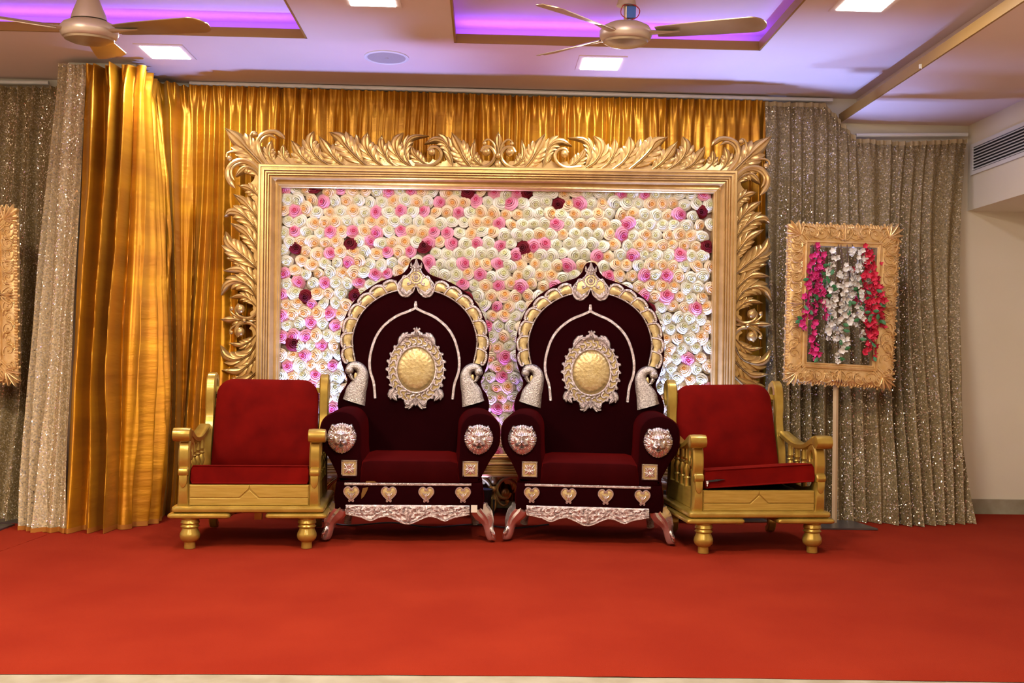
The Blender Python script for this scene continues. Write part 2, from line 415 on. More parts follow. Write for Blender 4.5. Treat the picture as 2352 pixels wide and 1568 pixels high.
b = MB(); b.lathe([(.138, 0), (.138, -.006), (.125, -.010), (.118, -.006), (.118, 0)], 32); obj('speaker_rim', b, M['white'], t)
b = MB(); b.lathe([(.118, -.001), (.118, -.005), (.06, -.007), (.012, -.0075), (.010, -.011), (.001, -.011)], 32); obj('speaker_grille', b, pm('speaker_mesh', (.52,.46,.42), .6, bump=.6, bscale=400), t)
p = atc(2115, 152, ZL-HC); 
b = MB(); q = W(2113, 152, p.y); b.prism([(-.008, -.016), (.006, -.018), (.009, -.004), (.003, .008), (-.009, .006)], -.006, .006, .001); o = obj('torn_tape', b, M['tag'], None, False, loc=(XF-.016, q.y, ZL+.004)); tag(o, 'scrap of white tape stuck on the gold beam edge', 'tape')

# fans -----------------------------------------------------------
def fan(px, py, dia, label, angs, full_cone):
    h = 1.6; d = FPX*h/((820+(px-1115)*roll)-py) ; c = W(px, py, d)
    t = thing('ceiling_fan', label, 'fan', c, 0, 'three bladed ceiling fans')
    t.rotation_euler = (R(6), 0, 0)
    r = dia/2
    b = MB(); b.lathe([(.03, .055), (r*.6, .052), (r*.88, .035), (r, .012), (r, -.012), (r*.93, -.03), (r*.9, -.032), (r*.86, -.034)], 36); obj('motor_housing', b, M['fanpale'], t)
    b = MB(); b.lathe([(r*.86, -.034), (r*.84, -.044), (r*.6, -.058), (r*.3, -.066), (.004, -.068)], 36); obj('bottom_cap', b, M['bronze'], t)
    if full_cone: b = MB(); b.lathe([(.085, .056), (.08, .08), (.055, .14), (.035, .2), (.022, .26), (.02, .265)], 24); obj('canopy', b, M['fanpale'], t)
    else:
        b = MB(); b.lathe([(.05, .135), (.046, .15), (.028, .21), (.018, .27), (.016, .28)], 24); obj('canopy', b, M['fanpale'], t)
        b = MB(); b.box(.0, .045, -.02, .015, .075, .13); obj('capacitor', b, M['blueplastic'], t, False)
        b = MB(); b.tube(cr([(.01, -.02, .06), (.05, -.03, .075), (.062, -.03, .11), (.03, -.03, .135), (-.02, -.03, .13), (-.03, -.03, .09), (0, -.03, .065)], 20), .0025, 5); obj('wire', b, M['redwire'], t)
    b = MB(); b.tube([(0, 0, .05), (0, 0, .5)], .012, 12); obj('downrod', b, M['bronze'], t)
    for a in angs:
        a = R(a); u = Vector((cos(a), sin(a), 0)); n = Vector((-sin(a), cos(a), 0)); rows = []; rows2 = []
        for i in range(25):
            s_ = 1-(1-i/24)**1.7; rad = r*1.05+.02+(.665-r*1.05)*s_
            wd = (.042+.038*s_**.7)*(1 if s_ < .86 else sqrt(max(0.0, 1-((s_-.86)/.142)**2))+.02)
            tw = -.34*(1-.35*s_)
            row = []
            for k in (-1, -.5, 0, .5, 1):
                row.append(u*rad + n*(k*wd*cos(tw)) + Vector((0, 0, k*wd*sin(tw) + .004*(1-k*k) + .002)))
            rows.append(row); rows2.append([p_-Vector((0, 0, .004)) for p_ in row])
        b = MB(); b.grid(rows); b.grid(rows2, flip=True)
        for rr in (0, -1):
            pass
        ring_t = [rows[i][0] for i in range(25)]+[rows[24][k] for k in (1,2,3,4)]+[rows[i][4] for i in range(23, -1, -1)]
        ring_b = [rows2[i][0] for i in range(25)]+[rows2[24][k] for k in (1,2,3,4)]+[rows2[i][4] for i in range(23, -1, -1)]
        b.grid([ring_t, ring_b])
        bl = obj('blade', b, M['bronze'], t)
        b = MB(); pts = [u*(r*.8)+Vector((0,0,-.006)), u*(r*1.1)+Vector((0,0,-.002)), u*(r*1.35)+Vector((0,0,-.004)), u*(r*2.1)+Vector((0,0,-.006))]
        b.tube(pts, [.022, .03, .022, .005], 8, .35, up=Vector((0,0,1))); obj('blade_bracket', b, M['fanpale'], bl)
    return t
fan(205, 72, .275, 'bronze ceiling fan with full cone canopy at upper left', [-19, 101, 218], True)
fan(1437, 78, .26, 'bronze ceiling fan with exposed blue capacitor at top centre', [-25, 124, 230], False)

# carpet ---------------------------------------------------------
b = MB(); random.seed(3)
edge = []
n = 90
for i in range(n+1):
    x = XL+.02+(XR-XL-.04)*i/n
    y = WZ(1176, 1553).y + .028*((x-.05)/1.8)**2*-1 + .006*noise.noise((x*3, 1, 0)) + .003*noise.noise((x*13, 4, 0))
    edge.append((x, max(y, STAGE_Y+.03)))
lc = WZ(165, 1205); lc0 = WZ(0, 1217)
rows = []
for j in range(0, 41):
    v_ = j/40; row = []
    for i in range(n+1):
        x, y0 = edge[i]; y = y0 + (6.70-y0)*v_
        z = .010 + .0018*noise.noise((x*1.3, y*1.3, 0)) + (0.0 if j else -.008)
        z += .004*exp(-((x-WZ(1395, 1510).x + (y-3.3)*.06)/.014)**2)*max(0, 1-abs(y-3.33)/.2)
        row.append((x, y, z))
    rows.append(row)
b.grid(rows)
o = obj('red_carpet', b, M['carpet'], None, True, recalc=False)
tag(o, 'red carpet covering the stage floor', 'carpet')
# separate strip of carpet laid at the far left, with its raised seam
s0 = WZ(-30, 1282); s1 = WZ(108, 1232)
b = MB(); dirv = (s1-s0).normalized(); nv = Vector((-dirv.y, dirv.x, 0))
back0 = WZ(-30, 1221); back1 = WZ(40, 1205)
rows = []
for j in range(7):
    u_ = j/6; rows.append([(s0.lerp(s1, k/24)).lerp(back0.lerp(back1, k/24), u_)*1.0 + Vector((0, 0, .016+.004*noise.noise((k*.7, j, 2)) - (.004 if j == 0 else 0))) for k in range(25)])
b.grid(rows)
rows2 = [[p_-Vector((0,0,.006)) for p_ in rows[0]], rows[0]]
b.grid(rows2)
o = obj('carpet_strip', b, M['carpet'], None, True); tag(o, 'small strip of red carpet with a frayed seam at the far left', 'carpet')
b = MB(); P = [WZ(-60, 1236, .02), WZ(-60, 1206, .02), WZ(34, 1205, .02), WZ(0, 1217, .02)]
b.prism([(p_.x, p_.y) for p_ in P], .016, .026, 0, 'Z'); o = obj('floor_plate', b, M['steel'], None, False); tag(o, 'flat metal plate on the floor under the curtain at far left', 'plate')

# ================================================================ CURTAINS
def polyx(pts, u):
    P = [Vector(p) for p in pts]; ls = [0]
    for i in range(1, len(P)): ls.append(ls[-1]+(P[i]-P[i-1]).length)
    s = u*ls[-1]
    for i in range(1, len(P)):
        if s <= ls[i] or i == len(P)-1:
            t = (s-ls[i-1])/max(ls[i]-ls[i-1], 1e-9); return P[i-1].lerp(P[i], t)
def curtain(name, label, top, bot, folds, at, ab, seed, mat, mid=None, shear=0.0, nu=None, nv=60, hem=None, curve=1.0, wob=1.0, group=None, loose=1.0, tape=False):
    nu = nu or folds*14; t = None; rows = []
    L = sum((Vector(top[i+1])-Vector(top[i])).length for i in range(len(top)-1))
    def ph(u, v):
        return folds*(u + .018*noise.noise((u*folds*.5, seed, 0))*1.4*6/folds*3 + shear*v**2.2*(u-.2)) + wob*.9*noise.noise((u*folds*.35, v*1.3, seed+5)) 
    for j in range(nv+1):
        v = j/nv; row = []
        for i in range(nu+1):
            u = i/nu
            a = polyx(top, u); c = polyx(bot, u)
            p = a.lerp(c, v**curve); p.z = a.z + (c.z-a.z)*v
            if mid:
                m_ = polyx(mid, u); wv = 4*v*(1-v)
                base_mid = a.lerp(c, .5**curve)
                p.x += (m_.x-base_mid.x)*wv; p.y += (m_.y-base_mid.y)*wv
            du = polyx(top, min(1, u+.01))-polyx(top, max(0, u-.01)); du.z = 0
            if du.length < 1e-6: du = Vector((1,0,0))
            nn = Vector((du.y, -du.x, 0)).normalized()
            if nn.y > .3: nn = -nn
            amp = (at*(1-v)+ab*v)*(.55+.75*abs(noise.noise((u*folds*.33, v*.8, seed+9)))*1.6)
            q = ph(u, v)*2*pi; s_ = sin(q)
            fold = s_+.22*sin(2*q+1.3+seed)
            d = amp*fold + amp*.5*noise.noise((u*folds*.9+v*2.5, v*3, seed+2))*loose + amp*.22*noise.noise((u*folds*.8-v*6, v*9, seed+12))*loose
            # small pinched heading pleats
            if v < .06: d += at*.8*sin(u*folds*2*pi*2.0)*(1-v/.06)
            p = p + nn*d + Vector((0, 0, 0))
            row.append(p)
        rows.append(row)
    m = MB(); m.grid(rows)
    o = obj(name, m, mat, None, True, recalc=False); tag(o, label, 'curtain', group)
    if hem or tape:
        m = MB()
        hr = []
        for j in (0, 1, 2):
            hr.append([rows[-1 if hem else 0][i]+Vector((0, -.004, (.028 if hem else -.03)*(j/2)*1.0)) for i in range(nu+1)])
        m.grid(hr); obj('hem' if hem else 'heading_tape', m, hem or tape, o, True, recalc=False)
    return o
YC = 6.66
def T(px, py, Y): return W(px, py, Y)
curtain('sequin_curtain', 'dull gold sequin curtain at the far left behind the cropped carved frame',
        [T(-260, 196, YC), T(0, 198, YC), T(150, 200, YC)], [WZ(-240, 1192, .012), WZ(0, 1197, .012), WZ(90, 1196, .012)], 11, .024, .055, 3, M['sequin'], curve=2.2)
TOPL = 149
curtain('sequin_curtain', 'pale sparkling sequin panel hanging over the column beside the gold curtain',
        [T(137, TOPL-3, 6.28), T(165, TOPL-2, 6.20), T(199, TOPL, 6.20)], [WZ(44, 1216, .012), WZ(90, 1222, .012), WZ(155, 1222, .012)], 4, .012, .03, 8, M['sequin2'], nu=110, curve=1.5, mid=[T(85, 700, 6.12), T(130, 700, 6.02), T(170, 700, 6.0)], hem=M['goldhem'])
curtain('gold_curtain', 'gold satin curtain wrapped around the projecting column at left',
        [T(198, TOPL, 6.21), T(310, TOPL+1, 6.21), T(322, TOPL+4, 6.22), T(350, 186, 6.60), T(436, 196, YC)],
        [WZ(154, 1221, .012), WZ(250, 1219, .012), WZ(330, 1205, .012), WZ(366, 1190, .012), WZ(400, 1180, .012)], 9, .036, .075, 21, M['goldcloth'], nu=300, nv=90, curve=1.6, hem=M['goldhem'], wob=1.3,
        mid=[T(172, 700, 5.98), T(270, 700, 5.95), T(330, 700, 6.0), T(385, 700, 6.35), T(440, 700, 6.55)])
curtain('gold_curtain', 'long gold satin curtain hung along the wall behind the backdrop frame',
        [T(434, 195, YC+.02), T(1100, 216, YC+.03), T(1180, 220, YC+.03), T(1760, 231, YC+.03)],
        [WZ(398, 1180, .012), WZ(520, 1177, .03), W(640, 1150, 6.66), W(1760, 1150, 6.68)], 50, .016, .026, 33, M['goldcloth'], nu=1000, nv=60, curve=1.6, loose=1.5, hem=M['goldhem'])
curtain('sequin_curtain', 'wide gold sequin curtain at right with swept folds, behind the small flower frame',
        [T(1757, 234, YC), T(1893, 237, YC), T(1930, 275, YC-.02), T(1966, 318, YC), T(2080, 326, YC), T(2221, 319, YC)],
        [WZ(1752, 1194, .012), WZ(1900, 1194, .012), WZ(2010, 1200, .012), WZ(2100, 1207, .012), WZ(2236, 1201, .012)], 15, .014, .056, 46, M['sequin'], nu=500, nv=90, curve=2.0, shear=.10, tape=M['tape'],
        mid=[T(1762, 700, 6.6), T(1900, 700, 6.56), T(2000, 700, 6.52), T(2060, 700, 6.52), T(2203, 700, 6.56)])
def rail(pa, pb, label):
    a = Vector(pa); c = Vector(pb); b = MB(); b.tube([a, c], .014, 8); o = obj('curtain_rail', b, M['white'], None); tag(o, label, 'curtain rail')
rail(T(436, 191, 6.70), T(1912, 230, 6.70), 'white curtain rail along the back wall above the gold curtain')
rail(T(-250, 186, 6.70), T(112, 190, 6.70), 'white curtain rail at far left under the ceiling')
rail(T(1966, 311, 6.70), T(2222, 309, 6.70), 'white curtain rail low on the wall above the right sequin curtain')
# the column behind the curtains
c0 = T(150, 150, 6.34); c1 = T(322, 150, 6.34)
b = MB(); b.box(c0.x+.02, c1.x-.03, 6.34, YW, 0, ZC); struct('wall_column', b, M['wall'])

# ================================================================ BACKDROP FRAME
YFR = 6.44
OC = [(601, 383), (1686, 398), (592, 1088), (1677, 1093)]
FW_, FH_ = 1085.0, 700.0
def bil(s, t, q, w_, h_):
    u = s/w_; v = t/h_
    x = (1-u)*(1-v)*q[0][0]+u*(1-v)*q[1][0]+(1-u)*v*q[2][0]+u*v*q[3][0]
    y = (1-u)*(1-v)*q[0][1]+u*(1-v)*q[1][1]+(1-u)*v*q[2][1]+u*v*q[3][1]
    return x, y
fr = thing('backdrop_frame', 'huge gold carved acanthus frame around the rose wall', 'frame', W(1140, 1180, YFR))
FO = fr.location.copy()
fr.location.z = 0; FO.z = 0
def PF(s, t, d=0.0):
    x, y = bil(s, t, OC, FW_, FH_); p = W(x, y, YFR); p.y -= d; return p-FO
def inv(px, py):
    s, t = px-601.0, py-383.0
    for _ in range(6):
        x, y = bil(s, t, OC, FW_, FH_); s += px-x; t += py-y
    return s, t
# moulding: profile (inwards px, relief m)
prof = [(-1, -.03), (-1, .062), (1, .066), (5, .066), (6, .056), (8, .056), (9, .060), (12, .060), (13, .050), (15, .054), (17, .054), (18, .045), (20, .049), (22, .049), (23, .041), (25, .046), (28, .047), (30, .040),
        (32, .030), (36, .025), (39, .026), (40, .034), (43, .036), (45, .030), (47, .031), (49, .027), (50, .0), (50, -.03)]
def side(c0f, c1f, n):
    m = MB(); rows = []
    for (o_, d) in prof:
        (s0, t0), (s1, t1) = c0f(o_), c1f(o_)
        rows.append([PF(s0+(s1-s0)*i/n, t0+(t1-t0)*i/n, d*1.45) for i in range(n+1)])
    m.grid(rows); return obj('moulding', m, M['gold'], fr, True)
side(lambda o: (o, o), lambda o: (FW_-o, o), 24)
side(lambda o: (o, FH_-o), lambda o: (FW_-o, FH_-o), 24)
side(lambda o: (o, o), lambda o: (o, FH_-o), 16)
side(lambda o: (FW_-o, o), lambda o: (FW_-o, FH_-o), 16)

def cv(o, s, pts): return [inv(o[0]+x/s, o[1]+y/s) for x, y in pts]
A_ = ((500, 290), 7.84); B_ = ((660, 290), 7.84); C_ = ((880, 290), 4.356); D_ = ((500, 440), 7.127); E_ = ((500, 540), 4.357)
# (kind, crop, spine points, half width px, lobes, relief, lift, beads side)
TOP = [
 ('L', B_, [(1300, 420), (1265, 270), (1245, 140)], 9, 1, .022, .0, 0),
 ('L', A_, [(1060, 705), (940, 560), (925, 400), (985, 262)], 15, 3, .028, .004, -1),
 ('L', A_, [(1340, 708), (1210, 580), (1175, 450), (1190, 330)], 13, 3, .026, .002, -1),
 ('L', A_, [(1740, 712), (1560, 600), (1440, 440), (1340, 262)], 19, 3, .032, .006, -1),
 ('L', A_, [(2010, 715), (1790, 560), (1680, 380), (1670, 220), (1745, 98)], 20, 3, .034, .0, -1),
 ('L', A_, [(2290, 720), (2130, 600), (1980, 420), (1838, 188)], 21, 3, .034, .006, -1),
 ('L', B_, [(1450, 728), (1230, 540), (1050, 340), (960, 210), (770, 125)], 24, 4, .040, .008, -1),
 ('L', B_, [(1750, 732), (1570, 600), (1450, 420), (1425, 260), (1462, 120)], 21, 3, .034, .003, -1),
 ('L', B_, [(1980, 738), (1830, 620), (1730, 440), (1700, 290), (1722, 172)], 16, 3, .030, .0, -1),
 ('L', B_, [(2270, 740), (2080, 610), (1975, 440), (1980, 260), (2112, 130)], 21, 3, .034, .005, -1),
 ('L', C_, [(300, 405), (235, 300), (240, 190), (310, 110), (475, 100)], 12, 3, .028, .004, 0),
 ('L', C_, [(720, 410), (690, 270), (640, 170), (540, 130), (428, 182)], 15, 3, .028, .004, 0),
 ('L', C_, [(470, 400), (380, 340), (320, 270), (300, 205)], 14, 3, .028, .006, 0),
 ('S', C_, [(330, 385), (480, 400), (575, 350), (600, 280), (565, 225), (500, 215), (468, 255)], 4.5, 3.4, (505, 265, 9)),
 ('L', C_, [(910, 422), (830, 320), (770, 200), (704, 68)], 22, 4, .038, .008, -1),
 ('L', C_, [(720, 415), (680, 360), (660, 320), (628, 272)], 9, 2, .022, .0, 0),
 ('L', C_, [(1050, 408), (960, 360), (920, 270), (945, 130)], 14, 3, .030, .006, -1),
 ('S', C_, [(800, 418), (980, 425), (1100, 385), (1150, 300), (1110, 225), (1040, 215), (1005, 265)], 5.5, 3.6, (1060, 265, 10)),
 ('S', C_, [(1165, 300), (1140, 190), (1085, 140), (1035, 160)], 3.0, 2.2, (1043, 180, 5.2)),
 ('S', A_, [(845, 690), (690, 520), (610, 360), (600, 210), (640, 130), (700, 115)], 3.6, 2.6, (692, 160, 6.5)),
 ('S', A_, [(880, 690), (770, 540), (720, 360), (770, 200), (900, 125), (1060, 120), (1170, 190), (1225, 250)], 5.0, 6.5, None),
 ('S', A_, [(910, 690), (800, 520), (760, 370), (830, 230), (960, 180), (1080, 245)], 2.5, 3.6, None),
]
CENTER_TOP = [('L', C_, [(1180, 300), (1180, 180), (1180, 62)], 15, 2, .034, .01, 0)]
LEFT = [
 ('L', A_, [(800, 960), (660, 800), (520, 740), (420, 800), (330, 915)], 14, 3, .028, .004, 1),
 ('L', A_, [(790, 800), (680, 740), (560, 700), (500, 710)], 9, 2, .022, .0, 0),
 ('L', A_, [(785, 1330), (680, 1200), (540, 1110), (385, 1075)], 14, 3, .030, .002, 1),
 ('L', D_, [(705, 530), (590, 340), (440, 170), (265, 45)], 16, 3, .032, .006, 1),
 ('L', D_, [(700, 770), (590, 560), (400, 380), (220, 330), (122, 418)], 17, 3, .034, .002, 1),
 ('L', D_, [(698, 1030), (590, 830), (440, 650), (218, 518)], 17, 3, .032, .006, 1),
 ('L', D_, [(690, 1300), (500, 1120), (300, 960), (170, 820), (150, 662)], 20, 4, .038, .006, 1),
 ('L', D_, [(420, 1220), (280, 1130), (138, 1085)], 8, 2, .022, .0, 0),
 ('L', D_, [(685, 1565), (540, 1400), (360, 1280), (98, 1298)], 16, 3, .032, .004, 1),
 ('L', E_, [(398, 650), (330, 520), (200, 465), (90, 500), (43, 602)], 17, 3, .036, .004, 1),
 ('L', E_, [(385, 710), (320, 640), (230, 610), (122, 630)], 11, 3, .028, .004, 1),
 ('S', E_, [(410, 640), (405, 760), (330, 830), (230, 815), (190, 750), (225, 690)], 5.0, 3.4, (238, 742, 11)),
 ('S', E_, [(270, 845), (190, 810), (140, 765), (140, 715)], 2.6, 2.2, (150, 735, 4.6)),
 ('S', A_, [(800, 775), (620, 590), (460, 500), (300, 465), (195, 500), (175, 570)], 3.6, 2.6, (235, 590, 6.5)),
 ('S', A_, [(800, 850), (660, 690), (480, 615), (310, 650), (205, 780), (200, 920), (260, 1040), (335, 1130)], 5.0, 6.5, None),
 ('S', A_, [(800, 880), (640, 720), (480, 660), (340, 700), (260, 800), (270, 910), (320, 990)], 2.5, 3.6, None),
]
CORNER = [('L', A_, [(815, 705), (600, 480), (400, 280), (160, 52)], 27, 3, .045, .014, 0)]
CSIDE = [('L', E_, [(280, 848), (160, 845), (34, 845)], 13, 2, .034, .01, 0), ('L', E_, [(300, 848), (360, 850), (405, 850)], 7, 1, .03, .01, 0)]
CT = (1151-601)/1.0
def emit_list(lst, tf):
    for e in lst:
        pts = [tf(*q) for q in cv(*e[1], e[2])]
        m = MB()
        if e[0] == 'L':
            leaf(m, lambda x, y, z: PF(x, y, z-.012), pts, e[3], e[4], e[5]*1.05, e[6], e[7] and e[7]*emit_list.flip, per=5)
            obj('acanthus_leaf', m, M['gold'], fr)
        else:
            bl = None
            if e[5]:
                q = tf(*cv(*e[1], [e[5][:2]])[0]); bl = (q[0], q[1], e[5][2])
            scroll(m, lambda x, y, z: PF(x, y, z), pts, e[3], e[4], .026, 26, 8, bl)
            obj('scroll', m, M['gold'], fr)
sx_ = (FW_/2)/549.5
def hor(s): return s*(1+(sx_-1)*min(1, max(0, s)/549.5))
emit_list.flip = 1
VM = 351.0
emit_list(TOP, lambda s, t: (hor(s), t)); emit_list(LEFT, lambda s, t: (s, t)); emit_list(CORNER, lambda s, t: (s, t)); emit_list(CENTER_TOP, lambda s, t: (FW_/2, t)); emit_list(CSIDE, lambda s, t: (s, t))
emit_list.flip = -1
emit_list(TOP, lambda s, t: (FW_-hor(s), t)); emit_list(LEFT, lambda s, t: (FW_-s, t)); emit_list(CORNER, lambda s, t: (FW_-s, t)); emit_list(CSIDE, lambda s, t: (FW_-s, t))
# lower halves (mirror images)
emit_list(LEFT, lambda s, t: (s, 2*VM-t)); emit_list(CORNER, lambda s, t: (s, 2*VM-t)); emit_list(TOP, lambda s, t: (hor(s), 2*VM-2-t)); emit_list(CENTER_TOP, lambda s, t: (FW_/2, 2*VM-2-t))
emit_list.flip = 1
emit_list(LEFT, lambda s, t: (FW_-s, 2*VM-t)); emit_list(CORNER, lambda s, t: (FW_-s, 2*VM-t)); emit_list(TOP, lambda s, t: (FW_-hor(s), 2*VM-2-t))
for (s, t, r_) in ((FW_/2, -30, 7), (-32, VM, 5), (FW_+32, VM, 5), (FW_/2, 2*VM+28, 7)):
    m = MB(); m.ball(PF(s, t, .04), r_/349, 12); obj('boss', m, M['gold'], fr)
for (s, t) in ((FW_/2, -10), (FW_/2, 2*VM+8)):
    m = MB(); m.ball(PF(s, t, .03), 8/349, 12, (1, .8, 1.4)); obj('boss', m, M['gold'], fr)
# flat carved ground behind the leaves, wavy outer edge
m = MB()
def ground(pa, pb, nrm, n, wf):
    rows = []
    for k in range(n+1):
        u = k/n; s = pa[0]+(pb[0]-pa[0])*u; t = pa[1]+(pb[1]-pa[1])*u; w_ = wf(u*hypot(pb[0]-pa[0], pb[1]-pa[1]))
        o = (s+nrm[0]*w_, t+nrm[1]*w_)
        rows.append([PF(s, t, -.03), PF(s, t, .012), PF(*o, .006), PF(*o, -.02)])
    m.grid(rows)
wf1 = lambda x: 20+4*sin(x*.21)+2*sin(x*.53+1)
ground((0, 2), (FW_, 2), (0, -1), 240, wf1); ground((2, 0), (2, FH_), (-1, 0), 150, wf1); ground((FW_-2, 0), (FW_-2, FH_), (1, 0), 150, wf1); ground((0, FH_-2), (FW_, FH_-2), (0, 1), 200, wf1)
obj('carved_ground', m, M['gold'], fr)

# ================================================================ ROSES
def rose_mesh(seed):
    rnd = random.Random(seed); m = MB()
    def ring(n, r0, r1, h0, h1, curl, ph, nb=5, na=5):
        for k in range(n):
            a0 = ph+2*pi*k/n+rnd.uniform(-.15, .15); span = 2*pi/n*1.45; rr = r1*rnd.uniform(.92, 1.08); rows = []
            for j in range(nb):
                v = j/(nb-1); row = []
                for i in range(na):
                    u = i/(na-1)*2-1; a = a0+u*span/2
                    shape = 1-.10*u*u
                    rad = r0+(rr*shape-r0)*v**.8
                    z = h0+(h1-h0)*sin(min(v/.72, 1)*pi/2) - curl*max(0, (v-.72)/.28)**1.4 + .03*u
                    row.append((rad*cos(a), -z, rad*sin(a)))
                rows.append(row)
            m.grid(rows)
    ring(5, .30, 1.0, .10, .44, .16, rnd.random()*6)
    ring(5, .26, .80, .22, .62, .12, rnd.random()*6)
    ring(4, .20, .58, .34, .76, .08, rnd.random()*6)
    ring(3, .12, .38, .45, .84, .03, rnd.random()*6, 4, 5)
    n = 16; rows = [[], []]
    for i in range(n+1):
        a = i/n*2*pi*1.7; r_ = .05+.15*i/n
        rows[0].append((r_*cos(a), -.45, r_*sin(a))); rows[1].append((r_*1.15*cos(a), -.88+.05*i/n, r_*1.15*sin(a)))
    m.grid(rows)
    m.addf([(0, -.90, 0)]+[(.21*cos(2*pi*k/8), -.72, .21*sin(2*pi*k/8)) for k in range(8)], [(0, 1+k, 1+(k+1) % 8) for k in range(8)])
    return m
rw = thing('rose_wall', 'panel packed with cream, peach, pink and dark red roses inside the gold frame', 'flower wall', Vector((FO.x, YFR+.02, 0)))
def PR(s, t, d=0.0):
    x, y = bil(s, t, OC, FW_, FH_); p = W(x, y, YFR+.03); p.y -= d; return p-rw.location
m = MB(); q = [PR(46, 46), PR(FW_-46, 46), PR(FW_-46, FH_-46), PR(46, FH_-46)]
m.addf([*q, *[p_+Vector((0, .02, 0)) for p_ in q]], [(0, 1, 2, 3), (7, 6, 5, 4), (0, 4, 5, 1), (1, 5, 6, 2), (2, 6, 7, 3), (3, 7, 4, 0)]); obj('backing_panel', m, M['panelbase'], rw, False)
protos = [rose_mesh(k) for k in range(4)]
CORE = [[min(1.2, hypot(v_.x, v_.z)) for v_ in p_.v] for p_ in protos]
def core(me, vals):
    at = me.attributes.new('core', 'FLOAT', 'POINT'); at.data.foreach_set('value', vals)
RC_ = []
cm = ['cream_rose', 'peach_rose', 'pink_rose', 'dark_rose']
pmesh = {}
for k in range(4):
    for ci, c_ in enumerate(cm):
        me = mesh('rose', protos[k].v, protos[k].f, M[c_], True); core(me, CORE[k]); pmesh[(k, ci)] = me
pass
dark = [inv(*p_) for p_ in [(1073,441),(1210,440),(1284,470),(1610,486),(1621,568),(1203,573),(976,568),(808,563),(681,570),(704,682),(818,680),(1070,687),(1490,712),(675,790),(722,433)]]
rnd = random.Random(11); sites = []
dx = 26.6; dy = 23.6; j = 0; t = 52.0
while t < FH_-48:
    s = 54.0+(dx/2 if j % 2 else 0)
    while s < FW_-48:
        sites.append([s+rnd.uniform(-8, 8), t+rnd.uniform(-8, 8), -1]); s += dx
    t += dy; j += 1
for it in range(8):
    for a_ in range(len(sites)):
        A1 = sites[a_]
        for b2 in range(max(0, a_-80), a_):
            B1 = sites[b2]; ex = A1[0]-B1[0]; ey = A1[1]-B1[1]
            if abs(ex) < 27 and abs(ey) < 27:
                dd = hypot(ex, ey)
                if 0 < dd < 26.5:
                    f_ = (26.5-dd)/dd*.25; A1[0] += ex*f_; A1[1] += ey*f_; B1[0] -= ex*f_; B1[1] -= ey*f_
    for A1 in sites: A1[0] = min(max(A1[0], 53), FW_-53); A1[1] = min(max(A1[1], 51), FH_-50)
for (ds, dt) in dark:
    k = min(range(len(sites)), key=lambda i: (sites[i][0]-ds)**2+(sites[i][1]-dt)**2); sites[k] = [ds, dt, 3]
for st in sites:
    if st[2] < 0:
        pk = .40 if st[0] < 560 else .17
        r_ = rnd.random(); st[2] = 2 if r_ < pk else (1 if r_ < pk+(1-pk)*.46 else 0)
# avoid pink clusters
for a_ in range(len(sites)):
    if sites[a_][2] == 2:
        for b2 in range(a_):
            if sites[b2][2] == 2 and hypot(sites[a_][0]-sites[b2][0], sites[a_][1]-sites[b2][1]) < 31 and rnd.random() < .8:
                sites[a_][2] = rnd.choice((0, 1)); break
def hidden(s, t):
    x, y = bil(s, t, OC, FW_, FH_)
    if y > 930: return True
    for cx in (946, 1349):
        if y > 650 and abs(x-cx) < 165*min(1, sqrt(max(0, (y-630))/130)): return True
    return False
order = [i for i, st in enumerate(sites) if not hidden(st[0], st[1])]
order.sort(key=lambda i: sites[i][1])
first = set(order[:300]); rest = MB(); nm = ['cream rose', 'peach rose', 'pink rose', 'dark red rose']
rm = [[], [], [], []]
for i, (s, t, ci) in enumerate(sites):
    p = PR(s, t, .012 if ci != 3 else .016); sz = .0490*rnd.uniform(.93, 1.12)*(1.12 if ci == 2 and s > 560 else 1)*(1.02 if ci == 3 else 1)
    mt = Matrix.Translation(p) @ Matrix.Rotation(rnd.uniform(-.38, .38), 4, 'X') @ Matrix.Rotation(rnd.uniform(-.38, .38), 4, 'Z') @ Matrix.Rotation(rnd.uniform(0, 6.28), 4, 'Y') @ Matrix.Diagonal((sz*rnd.uniform(.9, 1.1), sz*.95, sz*rnd.uniform(.85, 1.05), 1))
    k = rnd.randrange(4)
    if i in first:
        o = bpy.data.objects.new('rose', pmesh[(k, ci)]); C.objects.link(o); o.parent = rw; o.matrix_local = mt
        o['label'] = nm[ci]
    else:
        rest.cur = ci; RC_ += CORE[k]; rest.addf([mt @ v_ for v_ in protos[k].v], protos[k].f)
o = obj('roses', rest, [M[c_] for c_ in cm], rw, True, recalc=False); o['kind'] = 'stuff'; core(o.data, RC_)
# ================================================================ THRONES
# local axes: x across, y away from the viewer (0 at the front face), z up
def mirror(pts): return [(-x, z) for x, z in pts][::-1]
def vel_arm(t, sgn):
    # outline of the front face of one arm, px of the left throne: x about 943 at 417 px/m, z about y 817
    o = [(736,1003),(737,985),(743,970),(755,959),(772,952),(790,951),(808,956),(820,966),(828,980),(831,1000),(832,1040),(833,1111),(780,1111),(778,1098),(768,1077),(757,1057),(745,1040),(738,1022)]
    o = [((x-943)/417.0, HC-(y-817)/417.0) for x, y in o]
    sp = cr([(x, z, 0) for x, z in o]+[(o[0][0], o[0][1], 0)], 60)[:-1]; poly = [(p.x*(-sgn), p.y) for p in sp]
    if sgn > 0: poly = poly[::-1]
    m = MB(); m.prism(poly, 0, .60, .022); return obj('arm', m, M['velvet'], t)
def disc_map(cx, cz, y, sx=1, s=1.0):
    return lambda x, z, d: Vector((cx+sx*x*s, y-d*s, cz+z*s))
